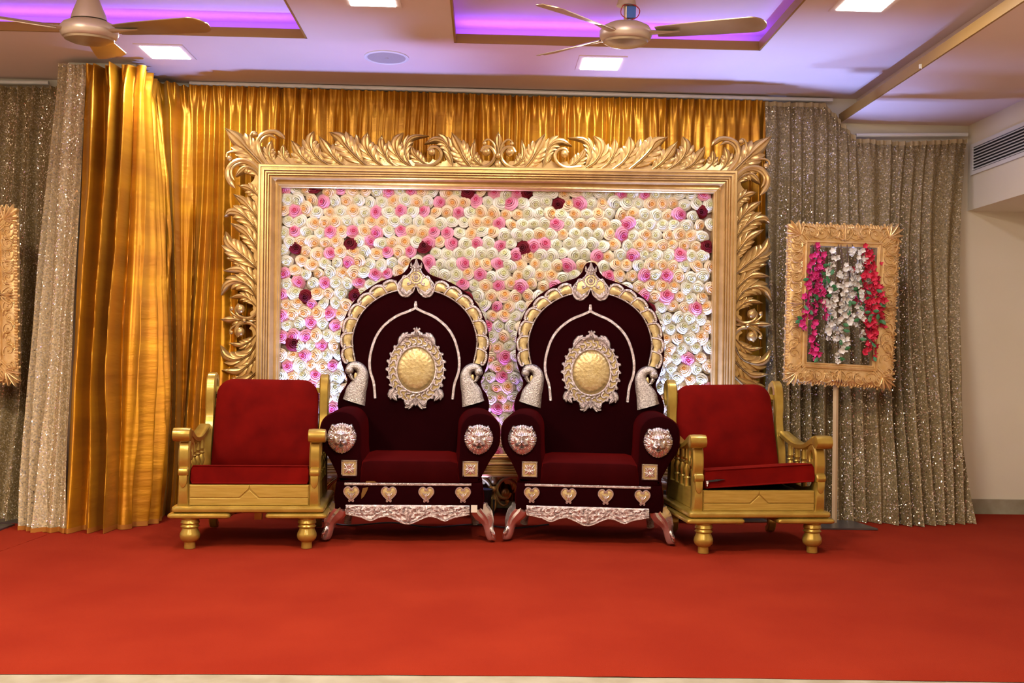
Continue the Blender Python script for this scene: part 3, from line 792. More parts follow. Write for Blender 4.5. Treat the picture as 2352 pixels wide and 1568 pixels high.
def lion(t, cx, cz, y, sx):
    m = MB(); n = 56; rows = []
    W2 = .082; H2 = .087
    def g(x, z, x0, z0, a, c, h): return h*exp(-((x-x0)/a)**2-((z-z0)/c)**2)
    def hf(x, z):
        r = hypot(x/.95, (z+.03)/1.0); an = atan2(x, z+.05)
        base = .016*max(0, 1-(hypot(x, z*.95))**4)
        mane = .010*exp(-((r-.80)/.22)**2)*(.65+.20*sin(an*40+5*r*sin(an*5))) 
        face = g(x, z, 0, .02, .52, .60, .020)
        brow = g(x, z, -.22, .26, .20, .09, .009)+g(x, z, .22, .26, .20, .09, .009)
        eyes = -g(x, z, -.21, .13, .11, .055, .010)-g(x, z, .21, .13, .11, .055, .010)+g(x, z, -.21, .12, .05, .035, .006)+g(x, z, .21, .12, .05, .035, .006)
        nose = g(x, z, 0, .06, .12, .28, .015)+g(x, z, 0, -.15, .17, .085, .018)
        nost = -g(x, z, -.07, -.19, .03, .03, .006)-g(x, z, .07, -.19, .03, .03, .006)
        muz = g(x, z, -.18, -.32, .19, .13, .019)+g(x, z, .18, -.32, .19, .13, .019)-g(x, z, 0, -.32, .03, .11, .012)
        mouth = -g(x, z, 0, -.475, .20, .035, .013)+g(x, z, 0, -.56, .13, .06, .013)
        cheek = g(x, z, -.42, -.05, .12, .2, .006)+g(x, z, .42, -.05, .12, .2, .006)
        ear = 0
        for q in (-1, 1): ear += g(x, z, q*.60, .68, .17, .17, .028)-g(x, z, q*.59, .66, .08, .09, .022)
        hair = .004*sin(x*42)*exp(-((z-.62)/.22)**2)*exp(-(x/.5)**4)
        fur = .0012*sin(an*48+r*9)*min(1, max(0, (r-.55)*4))
        return base+1.25*(mane+face+brow+eyes+nose+nost+muz+mouth+cheek+ear+hair+fur)
    def rim(a):
        x, z = sin(a), cos(a)
        k = 1.0-.10*max(0, -z)*abs(x)+.05*exp(-((abs(a if a < pi else 2*pi-a)-.68)/.13)**2)*1.6+.018*sin(a*31)
        if abs(x) < .55 and z > 0: k -= .07
        return x*k*.98, z*k
    for i in range(n+1):
        r_ = i/n; row = []
        for k in range(132):
            x, z = rim(2*pi*k/132); x *= r_; z *= r_; d = hf(x, z) if i < n else -.002
            row.append((cx+x*W2, y-d*1.0, cz+z*H2))
        rows.append(row)
    m.grid(rows, closed_v=True, flip=True)
    return obj('lion_head', m, M['silversoft'], t)
def outline_tube(m, pts3, r, n=6): m.tube(pts3, r, n, 1.0)
def throne(label, loc, rz, with_extra):
    t = thing('throne', label, 'throne', loc, rz, 'maroon velvet thrones')
    # base body
    m = MB(); m.prism([(-.405, .18), (.405, .18), (.412, .25), (.400, .335), (-.400, .335), (-.412, .25)], 0, .58, .02); obj('seat_base', m, M['velvet'], t)
    m = MB(); m.prism([(-.272, .325), (.272, .325), (.274, .40), (.262, .445), (.22, .456), (-.22, .456), (-.262, .445), (-.274, .40)], -.008, .56, .025); obj('seat_cushion', m, M['velvet2'], t)
    vel_arm(t, 1); vel_arm(t, -1)
    # back panel, px about x 947, 378 px/m, plane y=.55
    bo = [(947,598),(938,600),(931,609),(926,622),(914,634),(893,642),(866,652),(841,667),(819,684),(802,705),(789,730),(780,757),(776,785),(776,812),(780,838),(787,860),(794,878),(791,893),(782,905),(776,920),(774,938),(780,960),(790,1000),(790,1060)]
    s_ = 378.0; hb = lambda px, py: ((px-947)/s_, HC-(py-817)/s_)
    left = [hb(*p) for p in bo]; spl = [(p.x, p.y) for p in cr([(x, z, 0) for x, z in left], 70)]
    poly = spl + [(-x, z) for x, z in spl[::-1][:-1]]
    m = MB(); m.prism(poly, .55, .63, .016); obj('backrest', m, M['velvet'], t)
    YB_ = .55
    # arch band
    path = [(905,660),(880,668),(855,681),(832,699),(813,722),(800,750),(793,780),(794,808),(800,838)]
    for sg in (-1, 1):
        P = cr([(-sg*hb(*p)[0]*-1*1.0 if False else sg*abs(hb(*p)[0]), hb(*p)[1], 0) for p in path], 50)
        m = MB(); rows = []
        for i, p in enumerate(P):
            tt = (P[min(i+1, 49)]-P[max(i-1, 0)]).normalized(); nn = Vector((-tt.y, tt.x, 0)); 
            if nn.x*sg < 0: nn = -nn
            wd = .031*(.85+.15*sin(i*.9))
            rows.append([(p.x+nn.x*k*wd, YB_-.002-.008*(1-k*k), p.y+nn.y*k*wd) for k in (-1, -.5, 0, .5, 1)])
        m.grid(rows); band = obj('arch_band', m, M['brass'], t)
        m = MB()
        inner = []
        for i, p in enumerate(P):
            tt = (P[min(i+1, 49)]-P[max(i-1, 0)]).normalized(); nn = Vector((-tt.y, tt.x, 0))
            if nn.x*sg < 0: nn = -nn
            inner.append((p.x-nn.x*.033, YB_-.008, p.y-nn.y*.033))
        m.tube(inner, .0052, 6)
        for i in range(0, 50, 1): m.ball(Vector(inner[i])+Vector((0, -.005, 0)), .0045, 6)
        for k in range(7):
            i0 = int(k*7.0); i1 = min(49, i0+7)
            a = P[i0]; c = P[i1]; tt = (c-a).normalized(); nn = Vector((-tt.y, tt.x, 0))
            if nn.x*sg < 0: nn = -nn
            pts = [a-nn*.030, a+nn*.004+tt*.004, a+nn*.026+tt*.014, a.lerp(c, .55)+nn*.037, c+nn*.026, c+nn*.012-tt*.004, c+nn*.014-tt*.014]
            m.tube([(q.x, YB_-.010, q.y) for q in cr(pts, 16)], [.0060+.0028*sin(pi*j/15) for j in range(16)], 6)
            m.ball((pts[-1].x, YB_-.012, pts[-1].y), .0062, 6)
        obj('silver_scallops', m, M['silver'], band)
        # inner moulding strip
        sp = [(947+sg*0,697),(947+sg*0,711),(947+sg*-16,720),(947+sg*-45,733),(947+sg*-72,755),(947+sg*-90,783),(947+sg*-101,822),(947+sg*-101,855),(947+sg*-92,885),(947+sg*-88,920)]
        P = cr([(*hb(*p), 0) for p in sp], 44); m = MB(); rows = []
        for i, p in enumerate(P):
            tt = (P[min(i+1, 43)]-P[max(i-1, 0)]).normalized(); nn = Vector((-tt.y, tt.x, 0)); wd = .0095*(.8+.2*min(1, i/6))
            rows.append([(p.x+nn.x*k*wd, YB_-(.001 if abs(k) == 1 else .007+.002*sin(i*2.1)), p.y+nn.y*k*wd) for k in (-1, -.7, 0, .7, 1)])
        m.grid(rows); obj('inner_arch_strip', m, M['silver'], t)
        # swan
        sw = [(811,930),(816,905),(824,885),(829,866),(824,852),(812,846),(802,850),(797,858)]
        ws = [.066,.060,.048,.036,.030,.027,.026,.020]
        P = cr([(sg*abs(hb(*p)[0]), hb(*p)[1], w_) for p, w_ in zip(sw, ws)], 30); rows = []; m = MB()
        for i, p in enumerate(P):
            tt = Vector((P[min(i+1, 29)].x-P[max(i-1, 0)].x, P[min(i+1, 29)].y-P[max(i-1, 0)].y)).normalized(); nn = Vector((-tt.y, tt.x))
            if i < 3: tt = Vector((0, 1)); nn = Vector((-1, 0))
            row = []
            for k in range(-5, 6):
                u = k/5; skew = -.022*u*sg*0
                wv = p.z*(1 if abs(u) < 1 else 1)
                zz = p.y+nn.y*u*wv - (max(0, (6-i)/6)*.020*(-u if nn.x*sg > 0 else u))
                row.append((p.x+nn.x*u*wv, YB_-.001-.022*sqrt(max(0, 1-u*u))-.003*sin(i*3.1+k*2)*(1-abs(u)), zz))
            rows.append(row)
        m.grid(rows); hp = hb(800, 857)
        m.ball((sg*abs(hp[0]), YB_-.012, hp[1]), .026, 12, (1, .8, 1.0))
        bk = [hb(801, 866), hb(806, 876), hb(812, 880)]
        m.tube([(sg*abs(q[0]), YB_-.014, q[1]) for q in bk], [.013, .009, .003], 8)
        m.ball((sg*abs(hb(800, 855)[0]), YB_-.032, hb(800, 855)[1]), .005, 6)
        sw_ = obj('swan', m, M['silverfine'], t)
        m = MB(); q = hb(814, 871); m.ball((sg*abs(q[0]), YB_-.006, q[1]), .016, 12, (.75, .4, 1.5)); obj('brass_inlay', m, M['brass'], sw_)
    # crest
    mp = lambda x, y, d: Vector((*([hb(x, y)[0], YB_-.004-d]), hb(x, y)[1]))
    m = MB()
    co = [(947,606),(940,618),(936,630),(926,640),(914,648),(906,660),(907,674),(916,683),(930,683),(940,676),(944,666),(947,660)]
    po = [hb(*p) for p in co]; spc = [(p.x, p.y) for p in cr([(x, z, 0) for x, z in po], 40)]; pol = spc+[(-x, z) for x, z in spc[::-1]][1:-1]
    m.prism(pol, YB_-.010, YB_, .003); crest = obj('crest', m, M['brass'], t)
    m = MB(); m.tube([(x, YB_-.012, z) for x, z in pol]+[(pol[0][0], YB_-.012, pol[0][1])], .0055, 6)
    for q in (-1, 1):
        leaf(m, mp, [(947+q*4, 664), (947+q*22, 682), (947+q*36, 668), (947+q*32, 652)], 8, 3, .014, .006)
        scroll(m, mp, [(947+q*34, 660), (947+q*28, 640), (947+q*16, 644), (947+q*12, 656), (947+q*20, 660)], 2.2, 1.6, .014, 18, 6, (947+q*18, 656, 2.6))
        leaf(m, mp, [(947+q*1, 622), (947+q*10, 618), (947+q*12, 608)], 4.5, 2, .012, .006)
    leaf(m, mp, [(947, 632), (947, 616), (947, 598)], 7, 2, .014, .008)
    for r_, c_ in ((15, 24), (9, 16), (4, 8)):
        for k in range(c_):
            a = 2*pi*k/c_; m.ball(mp(947+r_*cos(a), 642+r_*sin(a), .012), .0052, 6)
    m.ball(mp(947, 642, .012), .007, 8); obj('crest_relief', m, M['silver'], crest)
    # medallion, centre px (952, 852)
    MC = (951, 853)
    def ov(a, rx, ry, d): return mp(MC[0]+rx*sin(a), MC[1]-ry*cos(a), d)
    med = None
    m = MB(); rows = []
    for (k, d) in ((1.0, .0), (1.0, .008), (.0, .009)): rows.append([ov(2*pi*j/48, 64*max(k, .01), 78*max(k, .01), d) for j in range(48)])
    m.grid(rows, closed_v=True); med = obj('medallion', m, M['brass'], t)
    m = MB()
    for (rx, ry, rr, d) in ((45, 53, .0075, .014), (62, 76, .005, .012)):
        m.tube([ov(2*pi*j/64, rx, ry, d) for j in range(65)], rr, 8, cap=False)
    rnd = random.Random(5)
    for k in range(26):
        a = 2*pi*(k+.5)/26
        c = Vector((MC[0]+54*sin(a), MC[1]-65*cos(a))); u = Vector((sin(a), -cos(a))); vv = Vector((cos(a), sin(a)))
        pts = [c-u*8-vv*4, c-u*4+vv*5, c+u*3+vv*3, c+u*4-vv*3, c+u*10-vv*4, c+u*13+vv*2]
        m.tube([mp(q.x, q.y, .015) for q in cr([(p.x, p.y, 0) for p in pts], 14)], [.0080-.0003*j for j in range(14)], 6)
        m.ball(mp(c.x+u.x*12, c.y+u.y*12, .012), .0105*rnd.uniform(.8, 1.15), 6, (1, .7, 1))
    for k in range(40):
        a = 2*pi*k/40; m.ball(ov(a, 46, 54, .020), .0042, 6)
    for q in (-1, 1):     # peacocks at the top, leaves at the foot
        leaf(m, mp, [(MC[0]+q*44, MC[1]-52), (MC[0]+q*26, MC[1]-74), (MC[0]+q*8, MC[1]-78)], 10, 3, .02, .010)
        m.ball(mp(MC[0]+q*9, MC[1]-80, .02), .017, 8); m.tube([mp(MC[0]+q*9, MC[1]-80, .02), mp(MC[0]+q*3, MC[1]-88, .018), mp(MC[0]+q*7, MC[1]-94, .016)], [.012, .007, .008], 8)
        leaf(m, mp, [(MC[0]+q*48, MC[1]+42), (MC[0]+q*52, MC[1]+58), (MC[0]+q*42, MC[1]+72)], 11, 3, .02, .010)
        leaf(m, mp, [(MC[0]+q*4, MC[1]+66), (MC[0]+q*16, MC[1]+80), (MC[0]+q*26, MC[1]+74)], 10, 3, .02, .010)
    leaf(m, mp, [(MC[0], MC[1]-76), (MC[0], MC[1]-86), (MC[0]-1, MC[1]-98)], 7, 2, .018, .010)
    leaf(m, mp, [(MC[0], MC[1]+62), (MC[0], MC[1]+74), (MC[0], MC[1]+84)], 8, 2, .018, .010)
    obj('filigree_ring', m, M['silver'], med)
    m = MB(); rows = []
    for i in range(13):
        r_ = i/12
        rows.append([ov(2*pi*j/72, 42*r_+.05, 49*r_+.05, .012+.020*sqrt(max(0, 1-r_**3))+ (.0028*sin(j*2*pi/72*24)*max(0, (r_-.6)/.4))) for j in range(72)])
    m.grid(rows, closed_v=True, flip=True); obj('brass_dome', m, M['brass'], med)
    # lions and square plaques, px of the front plane
    hf_ = lambda px, py: ((px-943)/417.0, HC-(py-817)/417.0)
    for sg in (-1, 1):
        q = hf_(787, 1011); lion(t, sg*abs(q[0]), q[1], -.001, sg)
        q = hf_(805, 1080); cx, cz = sg*abs(q[0]), q[1]; h = .043
        m = MB(); m.prism([(cx-h, cz-h), (cx+h, cz-h), (cx+h, cz+h), (cx-h, cz+h)], -.006, 0, .001); pl = obj('plaque', m, M['brass'], t, False)
        m = MB(); dm = lambda x, y, d: Vector((cx+x, -.006-d, cz+y))
        for i in range(11):
            for (x, y) in ((-h+.004+i*.0079, h-.004), (-h+.004+i*.0079, -h+.004), (-h+.004, -h+.004+i*.0079), (h-.004, -h+.004+i*.0079)): m.ball(dm(x, y, .003), .0044, 6)
        for k in range(8):
            a = 2*pi*k/8; L_ = .030 if k % 2 == 0 else .038
            leaf(m, dm, [(.004*sin(a), .004*cos(a)), (L_*.5*sin(a), L_*.5*cos(a)), (L_*sin(a), L_*cos(a))], .0125, 1, .008, .001)
        m.ball(dm(0, 0, .006), .0055, 8); obj('plaque_relief', m, M['silversoft'], pl)
        # legs
        LP = [(784,1163,.045),(781,1176,.048),(771,1188,.046),(763,1202,.034),(760,1218,.027),(757,1232,.025),(752,1243,.022),(747,1250,.010)]
        P = [(sg*abs((x-943)/417.0), HC-(y-817)/417.0, r_) for x, y, r_ in LP]; S = cr(P, 26); rows = []; m = MB()
        for i, p in enumerate(S):
            n_ = 22; tt = (S[min(i+1, 25)]-S[max(i-1, 0)]); tt = Vector((tt.x, tt.y)).normalized(); nn = Vector((-tt.y, tt.x)); u = i/25; row = []
            for k in range(n_):
                a = 2*pi*k/n_; rib = 1+(.10*cos(a*9) if u < .5 else (.06*cos(a*5)))
                row.append((p.x+nn.x*cos(a)*p.z*rib, .045+sin(a)*p.z*.85*rib, max(0.012, p.y+nn.y*cos(a)*p.z*rib)))
            rows.append(row)
        m.grid(rows, closed_v=True); o_ = len(m.v)-26*n_; m.f.append(tuple(o_+k for k in range(n_))); m.m.append(0); m.f.append(tuple(o_+25*n_+k for k in range(n_))[::-1]); m.m.append(0)
        px0 = P[4]; 
        for k in range(3): m.tube([(px0[0]+sg*(.010+.003*k), .03-.02*k, .085-.012*k), (px0[0]+sg*.026, .02-.015*k, .055), (px0[0]+sg*.035, .012, .028)], [.008, .009, .003], 6)
        obj('leg', m, M['silversoft'], t)
        m = MB(); m.tube(cr([(sg*.36, .52, .20), (sg*.37, .54, .12), (sg*.38, .56, .05), (sg*.385, .57, .014)], 10), [.035,.033,.03,.028,.026,.024,.023,.022,.022,.024], 10); obj('leg', m, M['silver'], t)
    # trim strip, hearts, apron
    m = MB(); z0 = hf_(0, 1116)[1]; m.prism([(-.355, z0-.007), (.338, z0-.007), (.338, z0+.007), (-.355, z0+.007)], -.006, 0, .002)
    for i in range(58): m.ball((-.350+i*.0120, -.006, z0), .0052, 6)
    obj('trim_strip', m, M['silver'], t)
    for px in (811, 896, 981, 1065):
        cx, cz = hf_(px, 1138); hm = lambda x, y, d: Vector((cx+x, -.001-d, cz+y))
        k_ = .044
        hp = [(0, .022), (-.010, .034), (-.024, .036), (-.037, .026), (-.040, .008), (-.030, -.010), (-.014, -.026), (-.006, -.034)]
        hp = [(p.x, p.y) for p in cr([(x, y, 0) for x, y in hp], 24)]; full = hp+[(-x, y) for x, y in hp[::-1]][:-1]
        m = MB(); m.prism([(cx+x, cz+y) for x, y in full], -.004, 0, .001); ht = obj('heart_plaque', m, M['brass'], t)
        m = MB(); m.tube([hm(x, y, .005) for x, y in full]+[hm(*full[0], .005)], .0045, 6)
        for q in (-1, 1):
            m.tube([hm(x, y, .006) for x, y, _ in cr([(q*.001, .022, 0), (q*.008, .018, 0), (q*.009, .026, 0), (q*.004, .028, 0)], 10)], .003, 6)
            m.tube([hm(x, y, .005) for x, y, _ in cr([(q*.004, -.030, 0), (q*.004, -.040, 0), (q*.012, -.043, 0), (q*.013, -.034, 0), (q*.008, -.035, 0)], 12)], .0034, 6)
            leaf(m, hm, [(0, -.012), (q*.012, -.002), (q*.020, .012)], .006, 1, .008, .004)
        leaf(m, hm, [(0, -.03), (0, -.010), (0, .010)], .010, 1, .010, .005)
        obj('heart_relief', m, M['silversoft'], ht)
    m = MB(); rows = []; nx = 90
    def zb(u): return .012*abs(sin(u*pi*3))+.030*exp(-((abs(u-.5))/.10)**2)+.018*exp(-((abs(abs(u-.5)-.30))/.05)**2)+.012*sin(pi*u)
    for i in range(nx+1):
        u = i/nx; x = -.345+.675*u; zt = hf_(0, 1163)[1]; zl = zt-.048-zb(u); row = []
        for k in range(11):
            v = k/10; d = .008+.004*sin(u*64+6*sin(v*5))*sin(v*pi)+.003*cos(v*17+u*50)
            row.append((x, -.004-(d if 0 < k < 10 else (.004 if k == 0 else .001)), zt+(zl-zt)*v))
        rows.append(row)
    m.grid(rows, flip=True); ap = obj('apron', m, M['silver'], t, recalc=False)
    m = MB(); m.tube([(rows[i][10][0], -.010, rows[i][10][2]) for i in range(nx+1)], .0055, 6)
    am = lambda x, y, d: Vector((x, -.010-d, y)); zt = hf_(0, 1163)[1]
    for i in range(9):
        x = -.31+.075*i; q = 1 if i < 4.5 else -1
        scroll(m, am, [(x-.03*q, zt-.040), (x, zt-.050), (x+.026*q, zt-.030), (x+.010*q, zt-.010), (x-.010*q, zt-.020), (x-.002*q, zt-.030)], .0042, .003, .004, 16, 6, (x, zt-.024, .005))
        leaf(m, am, [(x-.020*q, zt-.045), (x-.03*q, zt-.025), (x-.018*q, zt-.006)], .009, 2, .008, .001)
    leaf(m, am, [(-.007, zt-.010), (-.007, zt-.045), (-.007, zt-.095)], .022, 3, .012, .003)
    obj('apron_relief', m, M['silver'], ap)
    return t
tl = W(943, 1174, 5.40); tr = W(1350, 1174, 5.40)
t1 = throne('left maroon velvet throne with silver lion heads, a paper tag on its right front leg', (tl.x-.007, 5.40, .011), R(2.6), True)
t2 = copy_tree(t1); t2['label'] = 'right maroon velvet throne with silver lion heads, standing nearer the tilted red armchair'
t2.location = (tr.x+.007, 5.41, .011); t2.rotation_euler = (0, 0, R(-5.2))
m = MB(); m.box(.338, .372, -.012, -.009, .172, .212); o = obj('paper_tag', m, M['tag'], t1, False); o.rotation_euler = (0, R(-9)*0, 0); o['label'] = 'small cream paper tag'
random.seed(9)
m = MB()
for pts in ([(-.235, .342), (-.20, .344), (-.178, .330), (-.19, .318), (-.225, .314), (-.245, .325)], [(-.255, .300), (-.225, .306), (-.232, .285), (-.248, .255), (-.262, .242), (-.262, .27)]):
    m.prism(pts, -.0025, 0, 0)
o = obj('ochre_patch', m, M['stain'], t1, False); o['label'] = 'ochre worn patch on the velvet'; o.location = (0, -.001, 0)

# ================================================================ ARMCHAIRS
def armchair(label, loc, rz, tilt, group):
    t = thing('armchair', label, 'armchair', loc, rz, group)
    G = M['chairgold']
    # plinth ledges with rounded noses
    def rounded(x0, x1, y0, y1, z0, z1, wave=0):
        pts = []; n = 8; r_ = .02
        for cx, cy, a0 in ((x1-r_, y1-r_, 0), (x0+r_, y1-r_, 90), (x0+r_, y0+r_, 180), (x1-r_, y0+r_, 270)):
            for k in range(5): a = R(a0+90*k/4); pts.append((cx+r_*cos(a), cy+r_*sin(a)))
        m = MB(); rows = []
        for (d, z) in ((.010, z0), (.002, z0+(z1-z0)*.2), (0, (z0+z1)/2), (.002, z1-(z1-z0)*.2), (.010, z1)):
            rows.append([(x-math.copysign(d, x-(x0+x1)/2), y-math.copysign(d, y-(y0+y1)/2)+wave*.006*sin(x*22), z) for x, y in pts])
        m.grid(rows, closed_v=True); m.f.append(tuple(range(20))[::-1]); m.m.append(0); m.f.append(tuple(80+k for k in range(20))); m.m.append(0)
        return m
    obj('upper_ledge', rounded(-.393, .393, -.045, .62, .190, .224), G, t)
    obj('lower_ledge', rounded(-.410, -.090, -.06, .64, .162, .188), G, t); obj('lower_ledge', rounded(.090, .410, -.06, .64, .162, .188), G, t)
    m = MB(); m.box(-.31, .31, -.004, .016, .224, .334); obj('front_panel', m, M['chairwood'], t, False)
    for q in (-1, 1):
        m = MB(); poly = [(q*.305, .268), (q*.305, .331), (q*.002, .331), (q*.004, .312), (q*.052, .268)]
        if q > 0: poly = poly[::-1]
        m.prism(poly, -.010, -.003, .0025); obj('panel_inlay', m, M['chairwood'], t, False)
    m = MB(); poly = [(-.305, .226), (.305, .226), (.305, .263), (.048, .263), (0, .306), (-.048, .263), (-.305, .263)]
    m.prism(poly, -.010, -.003, .0025); obj('panel_inlay', m, M['chairwood'], t, False)
    m = MB(); m.box(-.31, .31, .58, .60, .224, .334); obj('rear_panel', m, M['chairwood'], t, False)
    def strap(m, pts, wx, th, x, n=30, capr=True):
        P = cr([(0, y, z) for y, z in pts], n); rows = []
        for i, p in enumerate(P):
            tt = (P[min(i+1, n-1)]-P[max(i-1, 0)]).normalized(); nn = Vector((0, -tt.z, tt.y)); th_ = th(i/(n-1)) if callable(th) else th; wx_ = wx(i/(n-1)) if callable(wx) else wx
            rows.append([Vector((x+a*wx_/2, 0, 0))+p+nn*(b_*th_/2) for a, b_ in ((-1, -.6), (-.72, -1), (.72, -1), (1, -.6), (1, .6), (.72, 1), (-.72, 1), (-1, .6))])
        m.grid(rows, closed_v=True); o_ = len(m.v)-n*8
        m.f.append(tuple(o_+k for k in range(8))[::-1]); m.m.append(0); m.f.append(tuple(o_+(n-1)*8+k for k in range(8))); m.m.append(0)
    for q in (-1, 1):
        x = q*.338
        m = MB(); m.prism([(.05, .224), (.56, .224), (.56, .33), (.40, .335), (.20, .330), (.10, .345), (.05, .38)], x-.012, x+.012, .004, 'X'); obj('side_panel', m, M['chairwood'], t, False)
        # front post: column, knob with tongue, curl
        m = MB(); strap(m, [(.012, .224), (.012, .30), (.020, .38), (.014, .44)], lambda u: .062-.008*sin(pi*u), lambda u: .05+.022*sin(pi*u), x)
        strap(m, [(.014, .415), (.002, .47), (.008, .530), (.035, .562), (.075, .550), (.090, .515), (.080, .475), (.055, .470), (.050, .500)], lambda u: .060-.010*u, lambda u: .050-.018*u, x, 36)
        post = obj('front_post', m, G, t)
        m = MB(); m.lathe([(.005, -.027), (.020, -.026), (.026, -.020), (.027, 0), (.026, .020), (.020, .026), (.005, .027)], 14, (x, -.012, .402), 'X')
        m.prism([(x-.022, .395), (x+.022, .395), (x+.020, .345), (x+.010, .325), (x, .318), (x-.010, .325), (x-.020, .345)], -.030, -.008, .004); obj('carved_knob', m, G, post)
        # arm
        m = MB(); strap(m, [(-.012, .598), (.04, .598), (.10, .575), (.18, .556), (.30, .553), (.42, .575), (.52, .600)], lambda u: .085-.02*u, lambda u: .062-.028*min(1, u*2.2), x+q*.008, 30)
        m.lathe([(.028, -.046), (.035, -.043), (.037, -.02), (.037, .02), (.035, .043), (.028, .046)], 20, (x+q*.010, -.018, .596), 'X'); obj('armrest', m, G, t)
        for y in (.20, .30, .40):
            m = MB(); m.lathe([(.016, .33), (.016, .37), (.020, .378), (.012, .386), (.014, .40), (.021, .425), (.012, .455), (.020, .463), (.013, .470), (.013, .478), (.018, .486), (.016, .50), (.017, .55)], 12, (x, y, 0)); obj('spindle', m, G, t)
        # back post with curled top
        m = MB(); strap(m, [(.56, .22), (.535, .34), (.53, .48), (.560, .60), (.575, .68), (.570, .76), (.575, .84), (.600, .885), (.640, .885), (.665, .850), (.660, .80), (.645, .77), (.635, .79)], lambda u: .058-.006*u, lambda u: .058-.022*u, x-q*.012, 46); obj('back_post', m, G, t)
        # legs
        m = MB(); m.lathe([(.048, .170), (.050, .160), (.044, .152), (.046, .142), (.049, .136), (.042, .128), (.043, .122), (.049, .116), (.040, .108), (.041, .100), (.050, .080), (.052, .066), (.048, .050), (.036, .038), (.028, .034), (.029, .001), (.027, .0)], 24, (q*.302, .0, 0)); obj('leg', m, G, t)
        m = MB(); strap(m, [(.60, .175), (.60, .12), (.585, .07), (.60, .03), (.625, .02)], .05, .04, q*.30, 16); obj('leg', m, G, t)
    m = MB(); strap(m, [(.60, .5), (.60, .54)], .60, .03, 0, 4); obj('back_rail', m, G, t)
    m = MB(); m.box(-.30, .30, .575, .61, .80, .83); obj('back_rail', m, G, t)
    m = MB(); m.box(-.02, .02, .30, .33, .10, .17); obj('centre_block', m, G, t, False)
    # cushions
    def cush(w2, h0, h1, th, rr, top_r, seed, mat, curve=True):
        poly = []
        for cx, cz, a0, r_ in ((w2-top_r, h1-top_r, 0, top_r), (-w2+top_r, h1-top_r, 90, top_r), (-w2-.006+rr, h0+rr, 180, rr), (w2+.006-rr, h0+rr, 270, rr)):
            for k in range(7): a = R(a0+90*k/6); poly.append((cx+r_*cos(a), cz+r_*sin(a)))
        m = MB(); rows = []; cx_, cz_ = 0, (h0+h1)/2
        for (k_, y) in ((.0, -.028), (.45, -.025), (.75, -.018), (.92, -.006), (.985, .010), (1, .03), (1, th-.02), (.97, th), (.5, th+.01), (0.0, th+.01)):
            k2 = max(k_, .01)
            rows.append([(cx_+(x-cx_)*k2, y+.004*noise.noise((x*9*k2, (z)*9*k2, seed))*(1 if y < .02 else 0), cz_+(z-cz_)*k2) for x, z in poly])
        m.grid(rows, closed_v=True); nn_ = len(rows[0]); m.f.append(tuple(range(nn_))[::-1]); m.m.append(0); m.f.append(tuple(9*nn_+k for k in range(nn_))); m.m.append(0); return m
    m = cush(.292, 0, .525, .095, .03, .095, 3, None); bc = obj('back_cushion', m, M['redfabric'], t)
    bc.location = (0, .445, .370); bc.rotation_euler = (R(-13), 0, 0)
    m = MB(); pr = []
    hh = .098
    poly = [(-.298, 0), (.298, 0), (.306, .02), (.306, hh-.02), (.298, hh), (-.298, hh), (-.306, hh-.02), (-.306, .02)]
    rows = []
    for y, ins in ((-.004, .03), (-.010, .012), (.004, 0), (.25, 0), (.48, 0), (.50, .02)):
        row = []
        N_ = 56
        for k in range(N_):
            u = k/N_*8; i = int(u); f = u-i; a = Vector(poly[i]); c = Vector(poly[(i+1) % 8]); p = a.lerp(c, f)
            cxx = Vector((0, hh/2)); p = cxx+(p-cxx)*(1-ins) if False else Vector((p.x*(1-ins*.3), hh/2+(p.y-hh/2)*(1-ins*4 if ins < .03 else .8)))
            row.append((p.x, y+.003*noise.noise((p.x*12, p.y*12, y*9)), p.y+(.012*sin(pi*min(1, y/.5)) if p.y > hh*.6 and y > 0 else 0)))
        rows.append(row)
    m.grid(rows, closed_v=True); n_ = len(rows[0]); m.f.append(tuple(range(n_))[::-1]); m.m.append(0); m.f.append(tuple(5*n_+k for k in range(n_))); m.m.append(0)
    sc_ = obj('seat_cushion', m, M['redfabric'], t); sc_.location = (0, .0, .336); sc_.rotation_euler = (R(-8.5), 0, 0)
    if tilt:
        sc_.location = (0.006, -.006, .362); sc_.rotation_euler = (R(-7.5), R(-3.6), 0); bc.rotation_euler = (R(-15), R(-1.2), 0); bc.location = (-.004, .44, .385)
        m = MB(); m.prism([(-.303, .030), (-.24, .034), (-.195, .031), (-.24, .024), (-.30, .022)], -.0165, -.008, 0); z_ = obj('zip_opening', m, M['black'], sc_, False); z_['label'] = 'open black zip slit'; z_.location = (0, -.0, .012)
        m = MB(); m.box(-.302, -.290, -.022, -.014, .024, .040); m.tube([(-.297, -.022, .026), (-.299, -.024, .012)], .003, 6); zp = obj('zip_pull', m, M['silver'], sc_, False); zp['label'] = 'small metal zip pull'
        m = MB(); m.box(-.30, .30, .02, .56, .30, .312); obj('seat_board', m, M['black'], t, False)
    return t
la = W(569.5, 1187, 5.22); armchair('red cushioned gold armchair at left, its seat cushion lying flat', (la.x+.006, 5.22, .011), R(4), False, 'carved gold armchairs')
ra = W(1742, 1195, 5.24); armchair('red cushioned gold armchair at right, its seat cushion tilted with an open zip', (ra.x+.002, 5.25, .011), R(4.5), True, 'carved gold armchairs')

